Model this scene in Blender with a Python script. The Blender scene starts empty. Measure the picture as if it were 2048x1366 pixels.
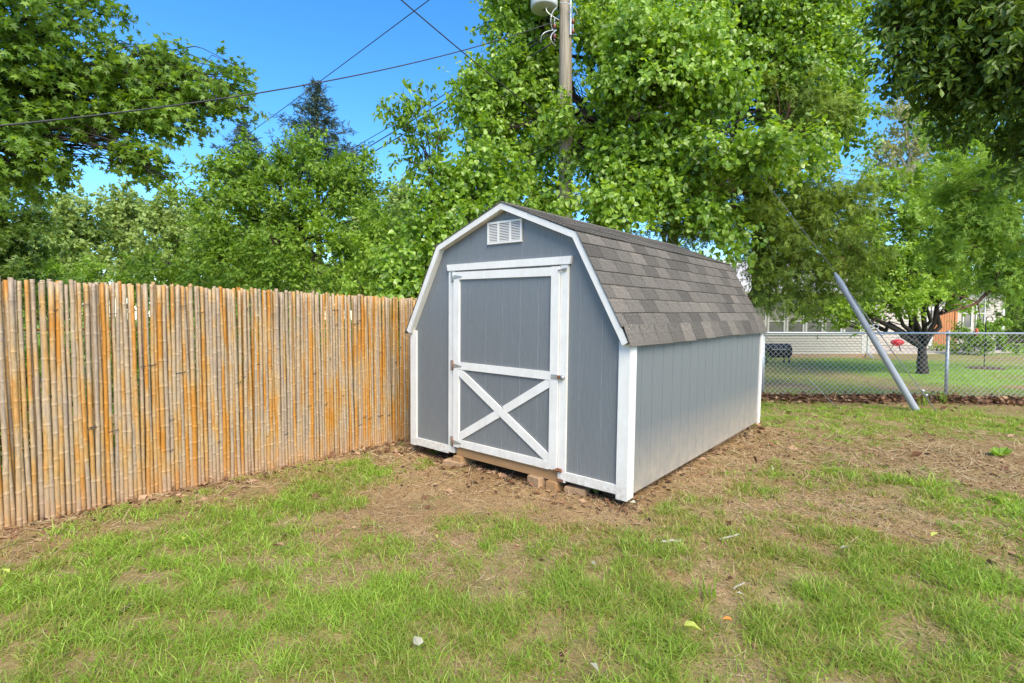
import bpy, math, random
import numpy as np
from mathutils import Matrix, Vector

# ------------------------------------------------------------------ camera, sky, sun, exposure
S = bpy.context.scene
COL = S.collection
F, PITCH, CAMH = 1040.95, 0.0449, 1.54          # focal length in 2048-px units, downward pitch, eye height
cam_d = bpy.data.cameras.new('camera'); cam = bpy.data.objects.new('camera', cam_d); COL.objects.link(cam)
cam.location = (0, 0, CAMH); cam.rotation_euler = (math.pi/2 - PITCH, 0, 0)
cam_d.sensor_width = 36; cam_d.lens = 36*F/2048; cam_d.clip_end = 2000; cam_d.clip_start = .05
S.camera = cam
SUN_EL, SUN_AZ = math.radians(46), math.radians(160)   # azimuth clockwise from +Y
world = bpy.data.worlds.new('World'); S.world = world; world.use_nodes = True
wn = world.node_tree.nodes; wl = world.node_tree.links
sky = wn.new('ShaderNodeTexSky'); sky.sky_type = 'NISHITA'; sky.sun_disc = False
sky.sun_elevation = SUN_EL; sky.sun_rotation = SUN_AZ
sky.air_density = 1.0; sky.dust_density = .15; sky.ozone_density = 5.0; sky.altitude = 0
bg = wn['Background']; bg.inputs[1].default_value = .14
hs = wn.new('ShaderNodeHueSaturation'); hs.inputs['Saturation'].default_value = 1.25
wl.new(sky.outputs[0], hs.inputs['Color']); wl.new(hs.outputs[0], bg.inputs[0])
sd = bpy.data.lights.new('sun', 'SUN'); sd.energy = 3.1; sd.angle = math.radians(40); sd.color = (1, .89, .69)
sun = bpy.data.objects.new('sun', sd); COL.objects.link(sun); sun.location = (0, -5, 20)
sun.rotation_euler = (math.pi/2 - SUN_EL, 0, math.pi - SUN_AZ)
vs = S.view_settings; vs.view_transform = 'Standard'; vs.look = 'None'; vs.gamma = 1; vs.exposure = 1.2
vs.use_curve_mapping = False
S.cycles.max_bounces = 10; S.cycles.diffuse_bounces = 7; S.cycles.transmission_bounces = 8; S.cycles.transparent_max_bounces = 8; S.cycles.use_denoising = True

random.seed(7); rng = np.random.default_rng(7)

# ------------------------------------------------------------------ helpers
def ray(x, y):
    X, Y = (x-1024)/F, (y-683)/F
    c, s = math.cos(PITCH), math.sin(PITCH)
    return np.array([X, c - Y*s, -s - Y*c])
def at(x, y, Y):
    d = ray(x, y); return np.array([0, 0, CAMH]) + d*(Y/d[1])
def gp(x, y, z=0.):
    d = ray(x, y); return np.array([0, 0, CAMH]) + d*((z-CAMH)/d[2])
def nrm(v): return v/np.maximum(np.linalg.norm(v, axis=-1, keepdims=True), 1e-9)

def tag(o, label=None, cat=None, group=None, kind=None):
    if label: o['label'] = label
    if cat: o['category'] = cat
    if group: o['group'] = group
    if kind: o['kind'] = kind
    return o
def empty(name, loc=(0, 0, 0), rz=0):
    o = bpy.data.objects.new(name, None); COL.objects.link(o); o.location = loc; o.rotation_euler = (0, 0, rz)
    o.empty_display_size = .1; return o
def link(name, me, parent=None, loc=None):
    o = bpy.data.objects.new(name, me); COL.objects.link(o)
    if parent: o.parent = parent
    if loc is not None: o.location = loc
    return o

class Geo:
    """collects verts and faces, builds ONE mesh"""
    def __init__(s): s.v = []; s.f = []; s.n = 0; s.t = []
    def add(s, v, f, mi=0, tint=None):
        v = np.asarray(v, dtype=np.float64).reshape(-1, 3)
        for fa in (f if isinstance(f, list) and len(f) and isinstance(f[0], np.ndarray) and f[0].ndim == 2 else [f]):
            if isinstance(fa, np.ndarray) and fa.ndim == 2: s.f.append((fa + s.n, mi))
            else:
                by = {}
                for q in fa: by.setdefault(len(q), []).append(q)
                for q in by.values(): s.f.append((np.array(q, dtype=np.int64) + s.n, mi))
        s.v.append(v); s.n += len(v)
        if tint is not None: s.t.append(np.broadcast_to(np.asarray(tint, dtype=np.float32), (len(v),)))
        return s
    def box(s, a, b, mi=0, M=None):
        x0, y0, z0 = a; x1, y1, z1 = b
        v = np.array([(x0,y0,z0),(x1,y0,z0),(x1,y1,z0),(x0,y1,z0),(x0,y0,z1),(x1,y0,z1),(x1,y1,z1),(x0,y1,z1)], float)
        if M is not None: v = v @ np.array(M.to_3x3()).T + np.array(M.translation)
        return s.add(v, np.array([(0,3,2,1),(4,5,6,7),(0,1,5,4),(1,2,6,5),(2,3,7,6),(3,0,4,7)]), mi)
    def prism(s, poly, y0, y1, mi=0):
        """poly in x,z extruded along y"""
        n = len(poly); v = [(x, y0, z) for x, z in poly] + [(x, y1, z) for x, z in poly]
        f = [tuple(range(n)), tuple(range(2*n-1, n-1, -1))] + [(i, i+n, (i+1) % n + n, (i+1) % n) for i in range(n)]
        return s.add(v, f, mi)
    def tube(s, P, R, n=6, mi=0, cap=True, tint=None):
        P = np.asarray(P, float); k = len(P); R = np.broadcast_to(np.asarray(R, float), (k,))
        T = nrm(np.gradient(P, axis=0)) if k > 1 else P
        ref = np.array([0, 0, 1.]) if abs(T[0][2]) < .9 else np.array([1., 0, 0])
        A = nrm(np.cross(T, ref)); B = np.cross(T, A)
        a = np.arange(n)*2*math.pi/n
        v = P[:, None, :] + R[:, None, None]*(np.cos(a)[None, :, None]*A[:, None, :] + np.sin(a)[None, :, None]*B[:, None, :])
        i = np.arange(k-1)[:, None]*n; j = np.arange(n)[None, :]; j2 = (j+1) % n
        q = np.stack([i+j, i+j2, i+n+j2, i+n+j], -1).reshape(-1, 4)
        fs = [q]
        if cap: fs += [np.arange(n)[None, ::-1].copy(), (np.arange(n) + (k-1)*n)[None, :].copy()]
        return s.add(v.reshape(-1, 3), fs, mi, tint)
    def mesh(s, name, mats, smooth=False):
        me = bpy.data.meshes.new(name)
        V = np.concatenate(s.v) if s.v else np.zeros((0, 3))
        me.vertices.add(len(V)); me.vertices.foreach_set('co', V.astype(np.float32).ravel())
        loops = np.concatenate([f.ravel() for f, m in s.f]); cnt = np.concatenate([np.full(len(f), f.shape[1]) for f, m in s.f])
        me.loops.add(len(loops)); me.loops.foreach_set('vertex_index', loops.astype(np.int32))
        me.polygons.add(len(cnt)); st = np.concatenate([[0], np.cumsum(cnt)[:-1]])
        me.polygons.foreach_set('loop_start', st.astype(np.int32))
        me.polygons.foreach_set('material_index', np.concatenate([np.full(len(f), m) for f, m in s.f]).astype(np.int32))
        me.polygons.foreach_set('use_smooth', np.full(len(cnt), smooth))
        if s.t:
            a = me.attributes.new('tint', 'FLOAT', 'POINT'); a.data.foreach_set('value', np.concatenate(s.t).astype(np.float32))
        for m in (mats if isinstance(mats, (list, tuple)) else [mats]): me.materials.append(m)
        me.update(calc_edges=True); return me
    def obj(s, name, mats, parent=None, smooth=False): return link(name, s.mesh(name, mats, smooth), parent)

class Noise:
    def __init__(s, seed): s.g = np.random.default_rng(seed).random((128, 128))
    def __call__(s, x, y):
        x = np.asarray(x) + 500.; y = np.asarray(y) + 500.
        i = np.floor(x).astype(int); j = np.floor(y).astype(int); u = x-i; v = y-j; u = u*u*(3-2*u); v = v*v*(3-2*v)
        g = s.g; a = g[i % 128, j % 128]; b = g[(i+1) % 128, j % 128]; c = g[i % 128, (j+1) % 128]; d = g[(i+1) % 128, (j+1) % 128]
        return (a*(1-u)+b*u)*(1-v) + (c*(1-u)+d*u)*v
def fbm(nz, x, y, sc, o=4): return sum(nz(x/sc*2**k + 17*k, y/sc*2**k + 31*k)*.5**k for k in range(o))/sum(.5**k for k in range(o))

# ------------------------------------------------------------------ materials
def newmat(name):
    m = bpy.data.materials.new(name); m.use_nodes = True; nt = m.node_tree; return m, nt, nt.nodes['Principled BSDF']
def ramp(nt, fac, stops):
    r = nt.nodes.new('ShaderNodeValToRGB'); e = r.color_ramp.elements
    while len(e) < len(stops): e.new(.5)
    for el, (p, c) in zip(e, stops): el.position = p; el.color = (*c, 1)
    nt.links.new(fac, r.inputs[0]); return r.outputs[0]
def noise(nt, vec=None, scale=5, detail=4, rough=.6, mapscale=None):
    n = nt.nodes.new('ShaderNodeTexNoise'); n.inputs['Scale'].default_value = scale
    n.inputs['Detail'].default_value = detail; n.inputs['Roughness'].default_value = rough
    if vec is None:
        t = nt.nodes.new('ShaderNodeTexCoord'); vec = t.outputs['Object']
    if mapscale:
        mp = nt.nodes.new('ShaderNodeMapping'); mp.inputs['Scale'].default_value = mapscale; nt.links.new(vec, mp.inputs[0]); vec = mp.outputs[0]
    nt.links.new(vec, n.inputs['Vector']); return n.outputs[0]
def bump(nt, h, b, strength=.3, dist=.01):
    n = nt.nodes.new('ShaderNodeBump'); n.inputs['Strength'].default_value = strength; n.inputs['Distance'].default_value = dist
    nt.links.new(h, n.inputs['Height']); nt.links.new(n.outputs[0], b.inputs['Normal'])
def mixc(nt, fac, a, b, mode='MIX'):
    n = nt.nodes.new('ShaderNodeMix'); n.data_type = 'RGBA'; n.blend_type = mode
    for s, i in ((fac, 0), (a, 6), (b, 7)):
        if isinstance(s, (int, float)): n.inputs[i].default_value = s
        elif isinstance(s, tuple): n.inputs[i].default_value = (*s, 1)
        else: nt.links.new(s, n.inputs[i])
    return n.outputs[2]
def math_(nt, op, a, b=0., clamp=False):
    n = nt.nodes.new('ShaderNodeMath'); n.operation = op; n.use_clamp = clamp
    for s, i in ((a, 0), (b, 1)):
        if isinstance(s, (int, float)): n.inputs[i].default_value = s
        else: nt.links.new(s, n.inputs[i])
    return n.outputs[0]
def objrand(nt):
    return nt.nodes.new('ShaderNodeObjectInfo').outputs['Random']
def plain(name, col, rough=.6, var=.12, scale=6, metal=0, bstr=.15, grain=None, spec=.4):
    m, nt, b = newmat(name)
    n = noise(nt, scale=scale, detail=5, mapscale=grain)
    c = ramp(nt, n, [(.25, tuple(x*(1-var) for x in col)), (.75, tuple(min(1, x*(1+var)) for x in col))])
    nt.links.new(c, b.inputs['Base Color']); b.inputs['Roughness'].default_value = rough; b.inputs['Metallic'].default_value = metal
    b.inputs['Specular IOR Level'].default_value = spec
    if bstr: bump(nt, n, b, bstr)
    return m
def leafmat(name, stops, trans=.35, rough=.45, tcol=1.6, spec=.4):
    m, nt, b = newmat(name)
    a = nt.nodes.new('ShaderNodeAttribute'); a.attribute_name = 'tint'
    c = ramp(nt, a.outputs['Fac'], stops)
    nt.links.new(c, b.inputs['Base Color']); b.inputs['Roughness'].default_value = rough; b.inputs['Specular IOR Level'].default_value = spec
    t = nt.nodes.new('ShaderNodeBsdfTranslucent')
    tc = mixc(nt, 1., c, (tcol, tcol*.95, tcol*.35), 'MULTIPLY'); nt.links.new(tc, t.inputs[0])
    mx = nt.nodes.new('ShaderNodeMixShader'); mx.inputs[0].default_value = trans
    nt.links.new(b.outputs[0], mx.inputs[1]); nt.links.new(t.outputs[0], mx.inputs[2])
    nt.links.new(mx.outputs[0], nt.nodes['Material Output'].inputs[0]); return m

M = {}
M['white'] = plain('white_paint', (.62, .605, .575), .5, .05, 9, bstr=.05)
M['oldwhite'] = plain('soffit_paint', (.66, .63, .56), .6, .1, 9, bstr=.05)
def trim_paint():
    m, nt, b = newmat('worn_white_paint'); tc = nt.nodes.new('ShaderNodeTexCoord'); o = tc.outputs['Object']
    g = noise(nt, o, 30, 5, .7, (1, 1, .1)); n = noise(nt, o, 5, 5, .7)
    c = ramp(nt, n, [(.3, (.68, .655, .61)), (.6, (.75, .73, .69))])
    c = mixc(nt, 1., c, ramp(nt, g, [(.3, (.93, .92, .90)), (.6, (1, 1, 1))]), 'MULTIPLY')
    sp = nt.nodes.new('ShaderNodeSeparateXYZ'); nt.links.new(o, sp.inputs[0]); z = nt.nodes.new('ShaderNodeMapRange'); z.inputs[1].default_value = .26; z.inputs[2].default_value = .05; nt.links.new(sp.outputs[2], z.inputs[0])
    d = noise(nt, o, 22, 5, .75); c = mixc(nt, math_(nt, 'MULTIPLY', z.outputs[0], ramp(nt, d, [(.42, (0, 0, 0)), (.7, (.8, .8, .8))])), c, (.33, .24, .16))
    ch = noise(nt, o, 9, 6, .8); c = mixc(nt, ramp(nt, ch, [(.69, (0, 0, 0)), (.71, (.7, .7, .7))]), c, (.42, .36, .28))
    nt.links.new(c, b.inputs['Base Color']); b.inputs['Roughness'].default_value = .5; bump(nt, g, b, .35, .003); return m
M['white'] = trim_paint()
# shed paint: rough-sawn plywood, blue grey, splash stains plus painted ground-bounce light low on the wall
def siding_paint():
    m, nt, b = newmat('blue_grey_siding_paint')
    tc = nt.nodes.new('ShaderNodeTexCoord')
    g = noise(nt, tc.outputs['Object'], 40, 6, .7, (1, 1, .16)); g2 = noise(nt, tc.outputs['Object'], 1.6, 3)
    c = ramp(nt, g, [(.3, (.140, .153, .162)), (.72, (.166, .181, .190))])
    c = mixc(nt, math_(nt, 'MULTIPLY', g2, .25), c, (.20, .215, .225))
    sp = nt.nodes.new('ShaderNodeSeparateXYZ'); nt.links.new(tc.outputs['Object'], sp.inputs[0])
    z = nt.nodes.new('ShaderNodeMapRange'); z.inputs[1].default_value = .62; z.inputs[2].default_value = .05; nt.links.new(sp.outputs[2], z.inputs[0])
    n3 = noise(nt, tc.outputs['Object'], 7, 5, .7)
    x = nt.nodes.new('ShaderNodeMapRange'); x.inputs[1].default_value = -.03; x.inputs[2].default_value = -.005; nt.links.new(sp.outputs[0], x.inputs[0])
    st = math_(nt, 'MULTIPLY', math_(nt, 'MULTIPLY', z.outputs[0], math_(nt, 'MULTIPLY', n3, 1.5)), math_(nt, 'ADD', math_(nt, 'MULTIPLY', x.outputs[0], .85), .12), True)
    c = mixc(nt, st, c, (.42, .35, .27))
    nt.links.new(c, b.inputs['Base Color']); b.inputs['Roughness'].default_value = .42; b.inputs['Specular IOR Level'].default_value = .5
    fine = noise(nt, tc.outputs['Object'], 60, 4, .7, (1, 1, .12)); bump(nt, fine, b, .9, .005); return m
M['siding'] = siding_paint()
M['groove'] = plain('groove_paint', (.60, .62, .63), .6, .1, 20, bstr=0)
def shingle_mat():
    m, nt, b = newmat('asphalt_shingle')
    r = objrand(nt); tc = nt.nodes.new('ShaderNodeTexCoord')
    base = ramp(nt, r, [(0, (.068, .060, .052)), (.3, (.098, .087, .075)), (.8, (.128, .114, .098)), (1, (.155, .137, .117))])
    g = noise(nt, tc.outputs['Object'], 95, 3, .85); sp = ramp(nt, g, [(.38, (.40, .40, .40)), (.55, (1.1, 1.08, 1.04)), (.64, (2.5, 2.42, 2.3))])
    c = mixc(nt, 1., base, sp, 'MULTIPLY'); nt.links.new(c, b.inputs['Base Color'])
    b.inputs['Roughness'].default_value = .9; bump(nt, g, b, .6, .004); return m
M['shingle'] = shingle_mat()
M['shingle_dark'] = plain('shingle_underlay', (.035, .033, .03), .9, .2, 30)
M['timber'] = plain('treated_timber', (.37, .215, .10), .75, .28, 14, grain=(.12, 1, 1.5), bstr=.3)
M['brick'] = plain('weathered_paver', (.36, .23, .13), .9, .25, 18, bstr=.5)
M['zinc'] = plain('galvanised_hinge', (.42, .43, .42), .45, .25, 30, metal=.6)
M['rust'] = plain('rusty_steel', (.22, .095, .05), .8, .4, 40, bstr=.4)
M['steel'] = plain('galvanised_steel', (.58, .60, .62), .42, .08, 12, metal=.55, bstr=.03)
M['wire'] = plain('galvanised_wire', (.62, .62, .60), .45, .1, 12, metal=.4, bstr=0)
M['guard'] = plain('grey_guy_guard', (.40, .41, .43), .4, .06, 4, bstr=.03)
M['guywire'] = plain('dull_guy_strand', (.20, .20, .19), .6, .1, 8, bstr=0)
M['cable'] = plain('black_cable', (.035, .035, .037), .6, .2, 8, bstr=0)
M['black'] = plain('black_enamel', (.018, .018, .019), .45, .2, 8, bstr=.05)
M['red'] = plain('red_enamel', (.55, .02, .02), .25, .08, 5, bstr=0)
M['ash'] = plain('galvanised_tank', (.50, .52, .50), .5, .05, 5, bstr=.02)
M['porcelain'] = plain('brown_porcelain', (.16, .045, .025), .25, .1, 9, bstr=0)
M['pole'] = plain('weathered_pole_wood', (.25, .215, .165), .9, .55, 9, grain=(5, 5, .15), bstr=.9)
M['bark'] = plain('brown_bark', (.085, .062, .045), .95, .4, 12, grain=(3, 3, .5), bstr=.8)
M['bark_dark'] = plain('dark_bark', (.035, .027, .021), .95, .4, 12, grain=(3, 3, .5), bstr=.8)
M['bark_pale'] = plain('pale_bark', (.40, .36, .29), .9, .3, 10, bstr=.4)
M['bark_red'] = plain('reddish_cedar_bark', (.15, .075, .05), .95, .35, 12, grain=(3, 3, .4), bstr=.8)
M['cream'] = plain('cream_vinyl_siding', (.45, .405, .34), .6, .05, 5, bstr=.03)
M['trim'] = plain('house_trim', (.55, .535, .50), .5, .04, 5, bstr=0)
M['roofing'] = plain('pale_roofing', (.47, .45, .45), .85, .12, 30, bstr=.2)
M['concrete'] = plain('patio_concrete', (.50, .42, .33), .85, .1, 4, bstr=.15)
M['cedarwood'] = plain('orange_cedar_board', (.46, .19, .075), .7, .2, 10, grain=(2, 2, .2), bstr=.2)
M['darkwood'] = plain('dark_board', (.06, .05, .042), .8, .2, 8, grain=(2, 2, .3), bstr=.2)
M['orange'] = plain('orange_plastic', (.60, .10, .03), .4, .05, 5, bstr=0)
M['mulch'] = plain('bark_mulch', (.10, .058, .04), .95, .4, 30, bstr=.6)
def glassmat():
    m, nt, b = newmat('window_glass')
    n = noise(nt, scale=1.2); c = ramp(nt, n, [(.3, (.10, .105, .10)), (.7, (.17, .175, .165))]); nt.links.new(c, b.inputs['Base Color'])
    b.inputs['Roughness'].default_value = .06; b.inputs['Specular IOR Level'].default_value = .8; return m
M['glass'] = glassmat()
def bamboo(name, gain):
    m, nt, b = newmat(name)
    tc = nt.nodes.new('ShaderNodeTexCoord'); r = objrand(nt)
    off = nt.nodes.new('ShaderNodeVectorMath'); off.operation = 'ADD'
    cb = nt.nodes.new('ShaderNodeCombineXYZ'); nt.links.new(math_(nt, 'MULTIPLY', r, 90), cb.inputs[2]); nt.links.new(math_(nt, 'MULTIPLY', r, 37), cb.inputs[0])
    nt.links.new(tc.outputs['Object'], off.inputs[0]); nt.links.new(cb.outputs[0], off.inputs[1])
    big = noise(nt, off.outputs[0], 1.5, 3, .55, (1, 1, .8)); f = noise(nt, off.outputs[0], 60, 4, .7, (1, 1, .25))
    r2 = math_(nt, 'FRACT', math_(nt, 'MULTIPLY', r, 7.13))
    k = math_(nt, 'ADD', math_(nt, 'SUBTRACT', math_(nt, 'MULTIPLY', big, 1.5), .22), math_(nt, 'MULTIPLY', math_(nt, 'SUBTRACT', r2, .5), .26))
    c = ramp(nt, k, [(.34, (.33, .25, .175)), (.48, (.40, .295, .185)), (.60, (.44, .265, .10)), (.74, (.45, .19, .026))])
    c = mixc(nt, 1., c, ramp(nt, f, [(.3, (.72, .72, .72)), (.65, (1.1, 1.1, 1.1))]), 'MULTIPLY')
    sp = nt.nodes.new('ShaderNodeSeparateXYZ'); nt.links.new(tc.outputs['Object'], sp.inputs[0])
    z = nt.nodes.new('ShaderNodeMapRange'); z.inputs[1].default_value = .35; z.inputs[2].default_value = 0; nt.links.new(sp.outputs[2], z.inputs[0])
    c = mixc(nt, math_(nt, 'MULTIPLY', z.outputs[0], .55), c, (.40, .235, .125))
    c = mixc(nt, 1., c, (gain, gain, gain), 'MULTIPLY')
    nt.links.new(c, b.inputs['Base Color']); b.inputs['Roughness'].default_value = .5; b.inputs['Specular IOR Level'].default_value = .35
    bump(nt, f, b, .3, .003); return m
M['bamboo'] = bamboo('weathered_bamboo', 1.0); M['bamboo_node'] = bamboo('bamboo_node_ring', 1.12)

G1 = [(0, (.035, .085, .012)), (.5, (.085, .19, .025)), (1, (.17, .30, .045))]
M['leaf_vine'] = leafmat('heart_leaf', [(0, (.06, .12, .014)), (.45, (.20, .34, .033)), (.8, (.32, .48, .055)), (1, (.42, .54, .17))], .44, .34, 1.6, .65)
M['leaf_star'] = leafmat('star_leaf', [(0, (.09, .155, .02)), (.5, (.16, .275, .032)), (1, (.26, .40, .055))], .46, .45)
M['leaf_elm'] = leafmat('ovate_leaf', [(0, (.085, .15, .02)), (.5, (.18, .31, .035)), (1, (.30, .44, .055))], .42)
M['leaf_dark'] = leafmat('dark_leathery_leaf', [(0, (.06, .11, .016)), (.6, (.125, .21, .03)), (1, (.24, .34, .055))], .4, .38)
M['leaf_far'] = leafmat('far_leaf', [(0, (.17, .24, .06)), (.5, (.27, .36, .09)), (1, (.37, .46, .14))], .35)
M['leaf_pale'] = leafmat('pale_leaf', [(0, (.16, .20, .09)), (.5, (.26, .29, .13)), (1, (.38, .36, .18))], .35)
M['leaf_lime'] = leafmat('lime_leaf', [(0, (.15, .25, .025)), (.5, (.25, .40, .045)), (1, (.36, .50, .08))], .4)
M['cedar'] = leafmat('cedar_spray', [(0, (.075, .125, .022)), (.5, (.19, .28, .042)), (1, (.36, .46, .075))], .36, .6)
M['hemlock'] = leafmat('hemlock_spray', [(0, (.10, .18, .028)), (.5, (.20, .34, .05)), (1, (.34, .50, .08))], .36, .55)
M['spruce'] = leafmat('spruce_needle', [(0, (.028, .05, .032)), (.5, (.055, .085, .055)), (1, (.11, .14, .09))], .12, .6)
M['grass'] = leafmat('grass_blade', [(0, (.40, .34, .12)), (.25, (.30, .34, .07)), (.5, (.20, .32, .035)), (.75, (.28, .43, .05)), (1, (.40, .54, .09))], .4, .45)
M['straw'] = leafmat('dry_straw', [(0, (.24, .16, .08)), (.5, (.42, .31, .17)), (1, (.58, .47, .29))], .2, .7, 1.1)
M['litter'] = leafmat('brown_dead_leaf', [(0, (.05, .025, .015)), (.5, (.20, .095, .045)), (1, (.50, .32, .19))], .15, .8, 1.1)

# ------------------------------------------------------------------ ground
SX, SY, YAW = .9266, 4.1775, .6929; SW, SL = 2.677, 3.9285
vdir = np.array([math.sin(YAW), math.cos(YAW)]); udir = np.array([-math.cos(YAW), math.sin(YAW)])
def shedlocal(x, y):
    dx = x-SX; dy = y-SY; return -(dx*udir[0]+dy*udir[1]), dx*vdir[0]+dy*vdir[1]
NZ = Noise(3); NZ2 = Noise(11); NZ3 = Noise(23)
FA, FB = np.array([-3.73, 3.73]), np.array([-1.25, 6.70])
fdir = (FB-FA)/np.linalg.norm(FB-FA); fnrm = np.array([fdir[1], -fdir[0]])
CL0, CL1 = np.array([4.99, 10.32]), np.array([9.7, 9.86])
cldir = (CL1-CL0)/np.linalg.norm(CL1-CL0)
def clside(x, y):   # metres beyond the chain link fence
    return -(x-CL0[0])*cldir[1] + (y-CL0[1])*cldir[0]
BLOBS = [(p, a, r) for (p, a, r) in (((1000,985),-.75,.55),((880,960),-.5,.5),((1400,1165),-.65,.22),((1340,1160),-.5,.2),((1900,915),-.95,.75),((2020,930),-.9,.7),
 ((1255,1265),-.55,.16),((520,1105),-.55,.25),((1490,1195),-.5,.2),((700,1010),-.3,.3),((1150,1010),-.5,.4),((1450,900),-.5,.5),((640,1320),-.5,.2),
 ((480,1210),-.4,.2),((1700,1010),-.3,.4),((1300,1100),-.2,.3),((160,1180),.3,.5),((300,1150),.35,.4),((420,1190),.3,.3),((60,1250),.35,.4),((620,1000),.5,.22),((560,1040),.35,.25),
 ((1000,1300),.4,.35),((1400,1330),.4,.4),((1700,1300),.45,.4),((1950,1200),.5,.5),((1980,1010),.65,.5),((1850,850),.8,.8),((1600,930),.35,.5),((1480,980),.3,.3),((860,1290),.3,.3),
 ((1250,1075),.25,.3),((350,1330),.35,.4),((1120,1200),.15,.3),((960,1180),.1,.3),((740,950),.35,.2),((1700,850),.5,.5))]
BL = [(gp(*p)[:2], a, r*(.5+gp(*p)[1]*.14)) for p, a, r in BLOBS]
def hz(x, y): return .05*(fbm(NZ, x, y, 1.4, 3)-.5) + .018*(NZ2(x/.18, y/.18)-.5)
def gdens(x, y):
    x = np.asarray(x, float); y = np.asarray(y, float)
    r = np.hypot(x, y)
    d = .79 + 1.2*(fbm(NZ3, x, y, .75, 4)-.5) + .95*(fbm(NZ, x+9, y, .24, 2)-.5) + np.clip((3.4-r)*.22, -.25, .3)
    for c, a, s in BL: d += (a if a > 0 else a*.7)*np.exp(-((x-c[0])**2+(y-c[1])**2)/(2*s*s))
    lx, ly = shedlocal(x, y)
    o = np.maximum(np.maximum(-SW-lx, lx), np.maximum(-ly, ly-SL))     # outside distance to shed
    d -= .8*np.exp(-np.clip(o, 0, 9)/.18)
    fd = (x-FA[0])*fnrm[0] + (y-FA[1])*fnrm[1]
    d -= .7*np.exp(-np.abs(fd)/.16)
    c = clside(x, y)
    d = np.where(c > .15, .95 + .55*(fbm(NZ3, x, y, 2.2, 3)-.5) - .8*np.exp(-((c-1.6)/.35)**2)*(fbm(NZ, x, y, 1.5, 2) > .45), d)
    d -= .9*np.exp(-((c+.35)/.42)**2)
    return np.clip(d, 0, 1)
def axis(a, b, step, lo, hi):
    inner = np.arange(a, b+1e-6, step); g = []; t = step
    out = [b]
    while out[-1] < hi: t *= 1.22; out.append(out[-1]+t)
    t = step; inn = [a]
    while inn[-1] > lo: t *= 1.22; inn.append(inn[-1]-t)
    return np.array(inn[::-1][:-1] + list(inner) + out[1:])
gx = axis(-5, 10, .085, -400, 400); gy = axis(1, 11, .085, -300, 500)
XX, YY = np.meshgrid(gx, gy); ZZ = hz(XX, YY)*np.clip(2-np.hypot(XX, YY)/25, 0, 1)
nx, ny = len(gx), len(gy)
idx = (np.arange(ny-1)[:, None]*nx + np.arange(nx-1)[None, :])
q = np.stack([idx, idx+1, idx+nx+1, idx+nx], -1).reshape(-1, 4)
g = Geo(); g.add(np.stack([XX, YY, ZZ], -1).reshape(-1, 3), q, 0, np.where(clside(XX, YY) > .1, gdens(XX, YY), np.minimum(gdens(XX, YY), .74)).ravel())
def groundmat():
    m, nt, b = newmat('red_clay_soil')
    tc = nt.nodes.new('ShaderNodeTexCoord'); o = tc.outputs['Object']
    n1 = noise(nt, o, 1.1, 6, .65); n2 = noise(nt, o, 14, 6, .7); n3 = noise(nt, o, 90, 4, .7)
    c = ramp(nt, n1, [(.3, (.25, .155, .072)), (.55, (.35, .235, .115)), (.75, (.44, .32, .175))])
    c = mixc(nt, 1., c, ramp(nt, n2, [(.3, (.72, .72, .72)), (.7, (1.18, 1.15, 1.1))]), 'MULTIPLY')
    c = mixc(nt, 1., c, ramp(nt, n3, [(.35, (.75, .75, .75)), (.7, (1.2, 1.2, 1.2))]), 'MULTIPLY')
    a = nt.nodes.new('ShaderNodeAttribute'); a.attribute_name = 'tint'
    n5 = noise(nt, o, 55, 5, .75, (1, 1, 1)); gcol = ramp(nt, n5, [(.32, (.09, .085, .03)), (.48, (.20, .19, .06)), (.62, (.36, .30, .13)), (.72, (.50, .40, .22))])
    gcol = mixc(nt, ramp(nt, a.outputs['Fac'], [(.80, (0, 0, 0)), (1, (1, 1, 1))]), gcol, (.16, .33, .028))
    fac = nt.nodes.new('ShaderNodeMapRange'); fac.inputs[1].default_value = .4; fac.inputs[2].default_value = 1.; fac.inputs[4].default_value = .8
    nt.links.new(a.outputs['Fac'], fac.inputs[0]); c = mixc(nt, fac.outputs[0], c, gcol)
    n4 = noise(nt, o, 2.3, 4, .6); mo = ramp(nt, n4, [(.54, (0, 0, 0)), (.68, (.6, .6, .6))])
    c = mixc(nt, mo, c, (.15, .165, .04))
    nt.links.new(c, b.inputs['Base Color']); b.inputs['Roughness'].default_value = .95; b.inputs['Specular IOR Level'].default_value = .15
    bump(nt, n3, b, .7, .012); return m
gr = g.obj('ground', groundmat(), smooth=True); tag(gr, kind='structure')

# ------------------------------------------------------------------ the shed
shed = empty('garden_shed', (SX, SY, 0)); shed.rotation_euler = (.0077, .0196, -YAW)
tag(shed, 'blue-grey barn-style garden shed with white trim and a crossbuck door', 'shed')
Z0, ZT, ZB, XB, ZP, XC = .06, 1.3213, 2.2521, .4777, 2.5931, -SW/2+.0247
def roofz(x):       # wall profile under the gambrel
    pts = [(-SW, ZT), (-SW+XB, ZB-.035), (XC, ZP-.035), (-XB, ZB-.035), (0, ZT)]
    return float(np.interp(x, [p[0] for p in pts], [p[1] for p in pts]))
gro = [-SW, -2.41, -2.19, -1.971, -1.755, -1.54, -1.327, -1.11, -.893, -.68, -.471, -.251, 0]
def strip_poly(a, b, z0):
    xs = [a] + [x for x in (-SW+XB, XC, -XB) if a < x < b] + [b]
    return [(a, z0), (b, z0)] + [(x, roofz(x)) for x in reversed(xs)]
wall = Geo().prism([(-SW+.02, Z0+.02), (-.02, Z0+.02)] + [(x, roofz(x)-.02) for x in (-.02, -XB, XC, -SW+XB, -SW+.02)], .0046, .03).obj('front_wall', M['groove'], shed)
for a, b in zip(gro[:-1], gro[1:]): Geo().prism(strip_poly(a+.0028, b-.0028, Z0+.02), 0, .0045).obj('siding_strip', M['siding'], wall)
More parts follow.
